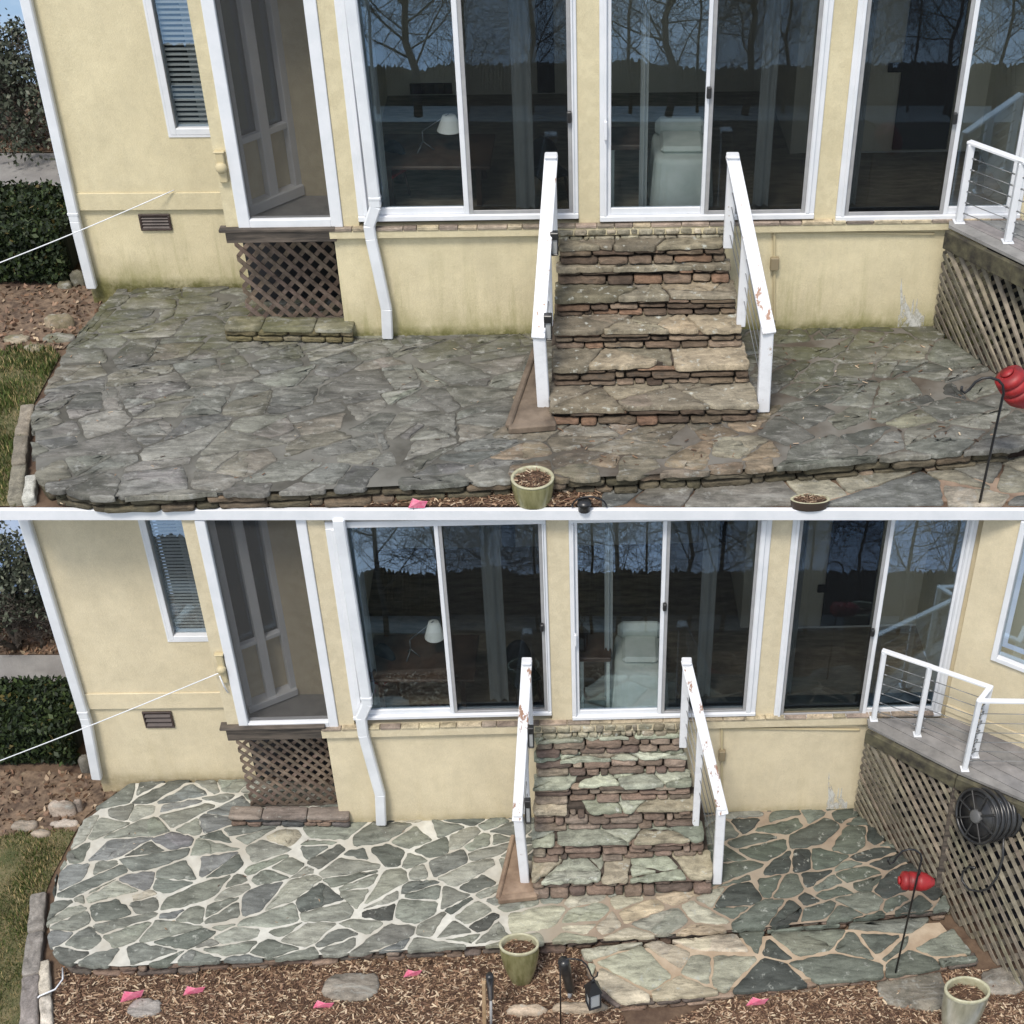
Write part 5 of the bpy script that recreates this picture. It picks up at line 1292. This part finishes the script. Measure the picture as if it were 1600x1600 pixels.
# side wall of the clean house beyond its deck, with a window
Wx = Wall(at(1476, 1118, z), at(1640, 1186, z)); st_n = bpy.data.materials['stucco_cleaned']
mb = MB(); fx = Wx.fr(); wa, wz = Wx.sz(1549, 1028); ztx = ztn - .004
box(mb, fx, .0, wa, 0, .2, z - .1, ztx); box(mb, fx, wa, Wx.len, 0, .2, z - .1, wz); box(mb, fx, .0, Wx.len, -.02, -.0005, z + .08, z + .16, .004); mb.build('wall', st_n, hn)
win = bpy.data.objects.new('window', None); scn.collection.objects.link(win); win.parent = hn; win.location = Wx.pt(wa, wz) - wloc(hn)
f = MB(); box(f, fx, wa, wa + .05, -.03, .08, wz, ztx - .002, .004); box(f, fx, wa + .05, Wx.len, -.03, .08, wz, wz + .05, .004); f.build('frame', M['white'], win)
f = MB(); box(f, fx, wa + .05, Wx.len, .02, .026, wz + .05, ztx - .003); f.build('glass_pane', M['glass'], win)
f = MB(); box(f, fx, wa, Wx.len, .5, .52, wz - .2, ztx - .01); f.build('interior_backing', M['dark_room'], win)

# ---- pots
zr0 = aty(832, 745, at(832, 781, ZG).y).z
pot(832, 745, 34, zr0, zr0 - ZG, .95, M['glaze'], 'olive glazed pot of bark by the weathered patio', 'glazed pots', .86)
pot(1266, 779, 31, ZG + .09, .09, .42, plain('brown_pot', (.05, .035, .025), .6), 'low dark brown pot on the weathered path at the white board', 'glazed pots', .9)
zr = aty(812, 1476, at(812, 1545, GL).y + .06).z
pot(811, 1474, 31.5, zr, zr - GL, .64, M['glaze'], 'olive glazed pot of bark in the mulch before the clean patio', 'glazed pots', .50)
zr2 = aty(1512, 1546, at(1512, 1628, GL).y + .06).z
pot(1512, 1545, 36, zr2, zr2 - GL, .66, M['glaze_pale'], 'pale glazed pot of dark soil near the hook by the clean path', 'glazed pots', .6)

# ---- shepherd hooks with the red bottle, lantern, lights
def hook(base_px, z, top_px, arc, r, label):
    b = at(*base_px, z); pts = [b - Z3 * .1] + [aty(x, y, b.y) for x, y in [top_px] + arc]
    mb = MB(); tube(mb, pts, r, 7)
    return tag(mb.build('shepherd_hook', M['black'], origin=b), label, 'garden hook', 'black shepherd hooks'), b
_, b = hook((1530, 787), ZG, (1568, 614), [(1567, 602), (1560, 594), (1548, 590), (1535, 591), (1524, 597), (1515, 608), (1507, 614), (1502, 610), (1503, 604)], .011, 'black hook pole in front of the weathered patio, curled to the left')
def bottle(c, ex, ez, L, r, label):
    o = empty('bottle_feeder', c, label, 'feeder', 'red bottles on the hooks')
    ey = ez.cross(ex); mb = MB()
    prof = [(0, -L * .5), (r * .55, -L * .5), (r * .95, -L * .44), (r, -L * .3), (r * .9, -L * .285), (r * .9, -L * .25), (r, -L * .235), (r * .97, -L * .05), (r * .91, -L * .04), (r * .91, -L * .01), (r * .99, 0), (r * 1.0, L * .1), (r * .9, L * .25), (r * .62, L * .40), (r * .45, L * .47), (r * .4, L * .5), (0, L * .5)]
    lathe(mb, (c, ez, ey, ex), prof, 24); mb.build('body', M['red_plastic'], o)
    mb = MB(); lathe(mb, (c, ez, ey, ex), [(r * .4, -L * .52), (r * .42, -L * .5), (r * .42, -L * .56), (0, -L * .57)], 16); mb.build('cap', M['red_plastic'], o)
    mb = MB(); tube(mb, [c + ez * r * .9, c + ez * r * 1.5], .006, 5); mb.build('hanger', M['black'], o)
c = aty(1588, 608, b.y + .12); bottle(c, Vector((.55, 0, -.83)).normalized(), Vector((.83, 0, .55)).normalized(), .34, .122, 'red plastic bottle hung at the hook by the weathered patio')
_, b = hook((1396, 1533), GL, (1438, 1350), [(1440, 1342), (1438, 1334), (1430, 1328), (1420, 1327), (1410, 1330), (1402, 1338), (1396, 1347), (1390, 1350), (1387, 1345), (1389, 1341)], .009, 'black hook pole in the dark mulch before the clean patio')
c = aty(1433, 1377, b.y + .12); bottle(c, Vector((1, 0, -.08)).normalized(), Vector((.08, 0, 1)).normalized(), .29, .082, 'red plastic bottle lying level at the hook by the clean patio')
# lantern
lb = at(876, 1608, GL); P = lambda x, y: aty(x, y, lb.y)
mb = MB(); tube(mb, [lb - Z3 * .1, P(875, 1504), P(880, 1500), P(890, 1498), P(900, 1498.5), P(909, 1501), P(916, 1507), P(921, 1516), P(924, 1524), P(928, 1528), P(933, 1525), P(934, 1519)], .007, 7)
tag(mb.build('lantern_hook', M['black'], origin=lb), 'black hook post carrying a lantern over the bark mulch', 'garden hook', 'black shepherd hooks')
lt, lbm = P(927, 1528), P(927, 1569); H = lt.z - lbm.z; hw = (P(941, 1569) - P(913, 1569)).length / 2 * .92
lan = empty('hanging_lantern', lbm, 'black four sided lantern hanging from the hook over the mulch', 'lantern'); fl = (lbm, Vector((.94, .34, 0)), Vector((-.34, .94, 0)), Z3)
hw *= .8; f = MB(); box(f, fl, -hw, hw, -hw, hw, 0, H * .05, .004); box(f, fl, -hw * .9, hw * .9, -hw * .9, hw * .9, H * .52, H * .57, .003)
for a in (-1, 1):
    for q in (-1, 1): box(f, fl, a * hw * .86 - .006, a * hw * .86 + .006, q * hw * .86 - .006, q * hw * .86 + .006, H * .05, H * .52)
f.build('frame', M['black'], lan)
f = MB(); box(f, fl, -hw * .78, hw * .78, -hw * .78, hw * .78, H * .051, H * .519); f.build('glass', M['lamp_glass'], lan)
f = MB(); vs = [mp(fl, x * hw * 1.15, y * hw * 1.15, H * .571) for x, y in ((-1, -1), (1, -1), (1, 1), (-1, 1))] + [mp(fl, x * hw * .3, y * hw * .3, H * .85) for x, y in ((-1, -1), (1, -1), (1, 1), (-1, 1))]
f.add(vs, [(0, 1, 2, 3), (4, 5, 6, 7), (0, 1, 5, 4), (1, 2, 6, 5), (2, 3, 7, 6), (3, 0, 4, 7)]); tube(f, [lbm + Z3 * H * .85, lbm + Z3 * H * .95], .012, 8); tube(f, [lt - Z3 * .03 + Vector((.014 * math.cos(t * .7), 0, .014 * math.sin(t * .7))) for t in range(10)], .003, 5)
f.build('roof', M['black'], lan)
# black path lights and stake
def cyl_light(base_px, z, p_top, p_bot, r, label, cap=True):
    bs = at(*base_px, z); a = aty(*p_top, bs.y); c_ = aty(*p_bot, bs.y); o = empty('garden_light', bs, label, 'garden light', 'black garden lights')
    f = MB(); d = (a - c_); L = d.length; ez = d.normalized(); ex = ez.orthogonal().normalized(); ey = ez.cross(ex)
    lathe(f, (c_, ex, ey, ez), [(0, 0), (r * .7, 0), (r * .8, L * .06), (r * .85, L * .55), (r, L * .62), (r, L * .93), (r * .85, L), (0, L)], 18); f.build('body', M['black_plastic'], o)
    f = MB(); tube(f, [bs - Z3 * .05, c_ + ez * .01], r * .35, 8); f.build('stake', M['aluminium'], o)
cyl_light((889, 1560), GL, (880, 1500), (891, 1547), .052, 'stout black light cylinder leaning beside the lantern hook')
cyl_light((767, 1612), GL, (765, 1523), (767, 1560), .034, 'slim black garden torch head on a grey pole by the wooden stake')
f = MB(); bs = at(757, 1612, GL); bar(f, bs - Z3 * .05, aty(756, 1534, bs.y), .033, .03, Vector((1, 0, 0)), .004); tag(f.build('wooden_stake', plain('stake_wood', (.30, .19, .10), .8, (.42, .29, .17), 12, .2, 40)), 'tan wooden stake driven in beside the black torch', 'stake')
bs = at(913, 797, ZG); o = empty('garden_light', bs, 'black cap with a wire ring at the white board by the weathered path', 'garden light', 'black garden lights')
f = MB(); lathe(f, (bs, Vector((1, 0, 0)), Vector((0, 1, 0)), Z3), [(.05, 0), (.05, .06), (.062, .065), (.055, .09), (0, .095)], 18); f.build('cap', M['black_plastic'], o)
f = MB(); tube(f, [bs + Vector((.04 + .14 * math.cos(math.pi * i / 12), .02, .02 + .10 * math.sin(math.pi * i / 12))) for i in range(13)], .008, 6); f.build('ring', M['black'], o)

# ---- pink marker flags
def flag(px, py, z, s, label, t):
    b = at(px, py, z); o = empty('marker_flag', b, label, 'flag', 'pink marker flags'); f = MB(); tube(f, [b - Z3 * .05, b + Z3 * s * .9], .003, 5); f.build('stake', M['cable'], o)
    f = MB(); d = Vector((math.cos(t), math.sin(t) * .7, 0)); q = [b + Z3 * s * .9, b + Z3 * s * .15 - d * s * .35, b + d * s * .75 + Z3 * s * .05, b + d * s * 1.0 + Z3 * s * .55, b + d * s * .5 + Vector((0, -.02, s * .75))]
    u = Vector((.002, .003, .003)); f.add(q + [p + u for p in q], [(0, 1, 4), (1, 2, 4), (2, 3, 4), (5, 6, 9), (6, 7, 9), (7, 8, 9), (0, 4, 9, 5), (4, 3, 8, 9), (3, 2, 7, 8), (2, 1, 6, 7), (1, 0, 5, 6)]); f.build('cloth', M['pink'], o)
flag(646, 796, ZG, .12, 'pink flag in the mulch before the weathered patio', .2)
flag(199, 1566, GL, .17, 'pale pink flag leaning in the mulch at the far left', .5)
flag(296, 1556, GL, .15, 'pale pink flag second from the left in the mulch', .3)
flag(498, 1577, GL, .14, 'bright pink flag by the broad stepping stone', .1)
flag(638, 1528, GL, .13, 'pink flag between stepping stone and olive pot', .3)
flag(1174, 1573, GL, .15, 'pink flag at the corner of the clean path', .2)

# ---- hose reel on the deck skirt
Pl_n = (g3 - Vector((g2.x, g2.y, GL))).cross(t3 - g3).normalized()
def onl(px, py, off):
    d = ray(px, py); q = g3 + (Pl_n if Pl_n.y < 0 else -Pl_n) * off; return CAM + d * ((q - CAM).dot(Pl_n) / d.dot(Pl_n))
cR = onl(1536, 1274, .34); ax = Vector((-.84, -.42, .34)).normalized(); ex = ax.cross(Z3).normalized(); ez = ex.cross(ax).normalized(); rr = .235
o = empty('hose_reel', cR, 'black hose reel with coiled black hose mounted on the deck skirt', 'hose reel')
def ring(mb, c, r, t, n=40): tube(mb, [c + (ex * math.cos(2 * math.pi * i / n) + ez * math.sin(2 * math.pi * i / n)) * r for i in range(n + 1)], t, 7, cap=False)
for side in (0, 1):
    f = MB(); c = cR + ax * (.08 - side * .42); ring(f, c, rr, .016); ring(f, c, rr * .82, .008)
    lathe(f, (c, ex, ez, ax), [(0, -.012), (rr * .98, -.012), (rr * .98, -.006), (0, -.006)], 40)
    for i in range(8):
        t = 2 * math.pi * i / 8; bar(f, c, c + (ex * math.cos(t) + ez * math.sin(t)) * rr * .97, .035, .018, ax, .003)
    f.build('side_disc', M['black_plastic'], o)
f = MB(); lathe(f, (cR + ax * .085, ex, ez, ax), [(rr * .26, -.02), (rr * .26, .02), (rr * .2, .028), (0, .028)], 22); f.build('hub', plain('grey_hub', (.10, .10, .10), .5), o)
f = MB(); pts = []
for i in range(330):
    t = i / 330; a = t * 9 * 2 * math.pi; pts.append(cR + ax * (.05 - .36 * ((t * 2) % 1.0 if (t * 2) % 2 < 1 else 1 - (t * 2) % 1.0)) + (ex * math.cos(a) + ez * math.sin(a)) * (rr * (.86 + .10 * t)))
tube(f, pts, .021, 7); f.build('hose', M['black_plastic'], o)
f = MB(); tube(f, [onl(x, y, .26) for x, y in ((1568, 1300), (1567, 1340), (1558, 1370), (1545, 1388), (1530, 1393), (1514, 1390), (1503, 1376), (1504, 1362), (1514, 1354), (1524, 1356))], .011, 7); f.build('hose_tail', M['black_plastic'], o)
f = MB(); bar(f, cR - ax * .1, onl(1545, 1262, -.02), .12, .10, Z3, .01); f.build('bracket', M['black_plastic'], o)

# ---- the lake side behind the camera that the panes mirror
def refl(W_, px, py, D):
    d = ray(px, py); h = W_.hit(px, py); n = W_.n; r = d - n * (2 * d.dot(n)); return h + r * (D / r.dot(n))
def shore(W_, r0, r1, D, D2, name, mat, label, wav=18, n=60):
    """a bank that rises from row r1 (distance D2) to its crest on row r0 (distance D), as the panes mirror it"""
    mb = MB(); vs = []; n = 1500 if wav > 6 else 60
    for i in range(n + 1):
        px = -900 + 3600 * i / n; a = refl(W_, px, r1, D2); x = px / 130
        hgt = wav * (noise.noise(Vector((x * .5, D, 0))) + .55 * noise.noise(Vector((x * 2.3, D, 3))) + .4 * abs(noise.noise(Vector((x * 7, D, 5)))) + U(-.5, .4) * U(0, 1) ** 2) if wav > 0 else 0
        b = refl(W_, px, r0 + hgt, D)
        vs += [a, b, b + Vector((0, -4, -9)), a + Vector((0, -1, -6))]
    mb.add(vs, [[4 * i + j, 4 * i + (j + 1) % 4, 4 * i + 4 + (j + 1) % 4, 4 * i + 4 + j] for i in range(n) for j in range(4)])
    tag(mb.build(name, mat), label, name, kind='structure')
M['lake'] = plain('lake_water', (.13, .145, .15), .3, (.22, .24, .25), .4, stretch=(.3, 1, 3))
shore(Wo, 100, 168, 55, 53, 'hills', M['slate'], 'dark wooded far shore of the lake')
shore(Wo, 166, 192, 52, 48, 'lake', M['lake'], 'pale lake water below the wooded far shore', 0)
shore(Wo, 190, 420, 47, 26, 'hills', M['slate'], 'dark slope going down to the lake', 4)
shore(Wn, 893, 965, 22, 21, 'hills', M['slate'], 'dark wooded near shore of the lake')
shore(Wn, 963, 990, 20.5, 18.5, 'lake', M['lake'], 'pale lake water below the near shore', 0)
shore(Wn, 988, 1200, 18, 9, 'hills', M['slate'], 'dark slope below the lower house', 4)
spots_ = [(Wo, px, -150, 160, D, r) for px, D, r in ((652, 17, .12), (1045, 17, .11), (1165, 18, .11), (830, 22, .09), (985, 24, .07), (730, 25, .06), (1225, 24, .07), (590, 23, .06), (1090, 27, .06), (905, 28, .06), (1420, 26, .05), (1340, 18, .07), (1480, 19, .08), (1555, 22, .07), (1600, 17, .09))]
spots_ += [(Wn, px, 640, 975, D, r) for px, D, r in ((602, 12, .075), (965, 12, .065), (1075, 12.5, .065), (1128, 13, .07), (770, 15, .06), (925, 15, .05), (690, 15.5, .045), (1010, 16, .045), (840, 16, .045), (1180, 15, .045), (560, 16, .04), (1260, 13, .05), (1330, 15, .06), (1405, 12.5, .06), (1470, 14, .06))]
for (W_, px, r0, r1, D, r) in spots_:
    a = refl(W_, px, r1, D); b = refl(W_, px, r0, D); H = (b.z - a.z) * 1.05
    bare_tree(a - Z3 * .3, H * 1.25, r * .8, 'tall leafless tree on the slope below the house', 'leafless trees by the lake', 2, .12)
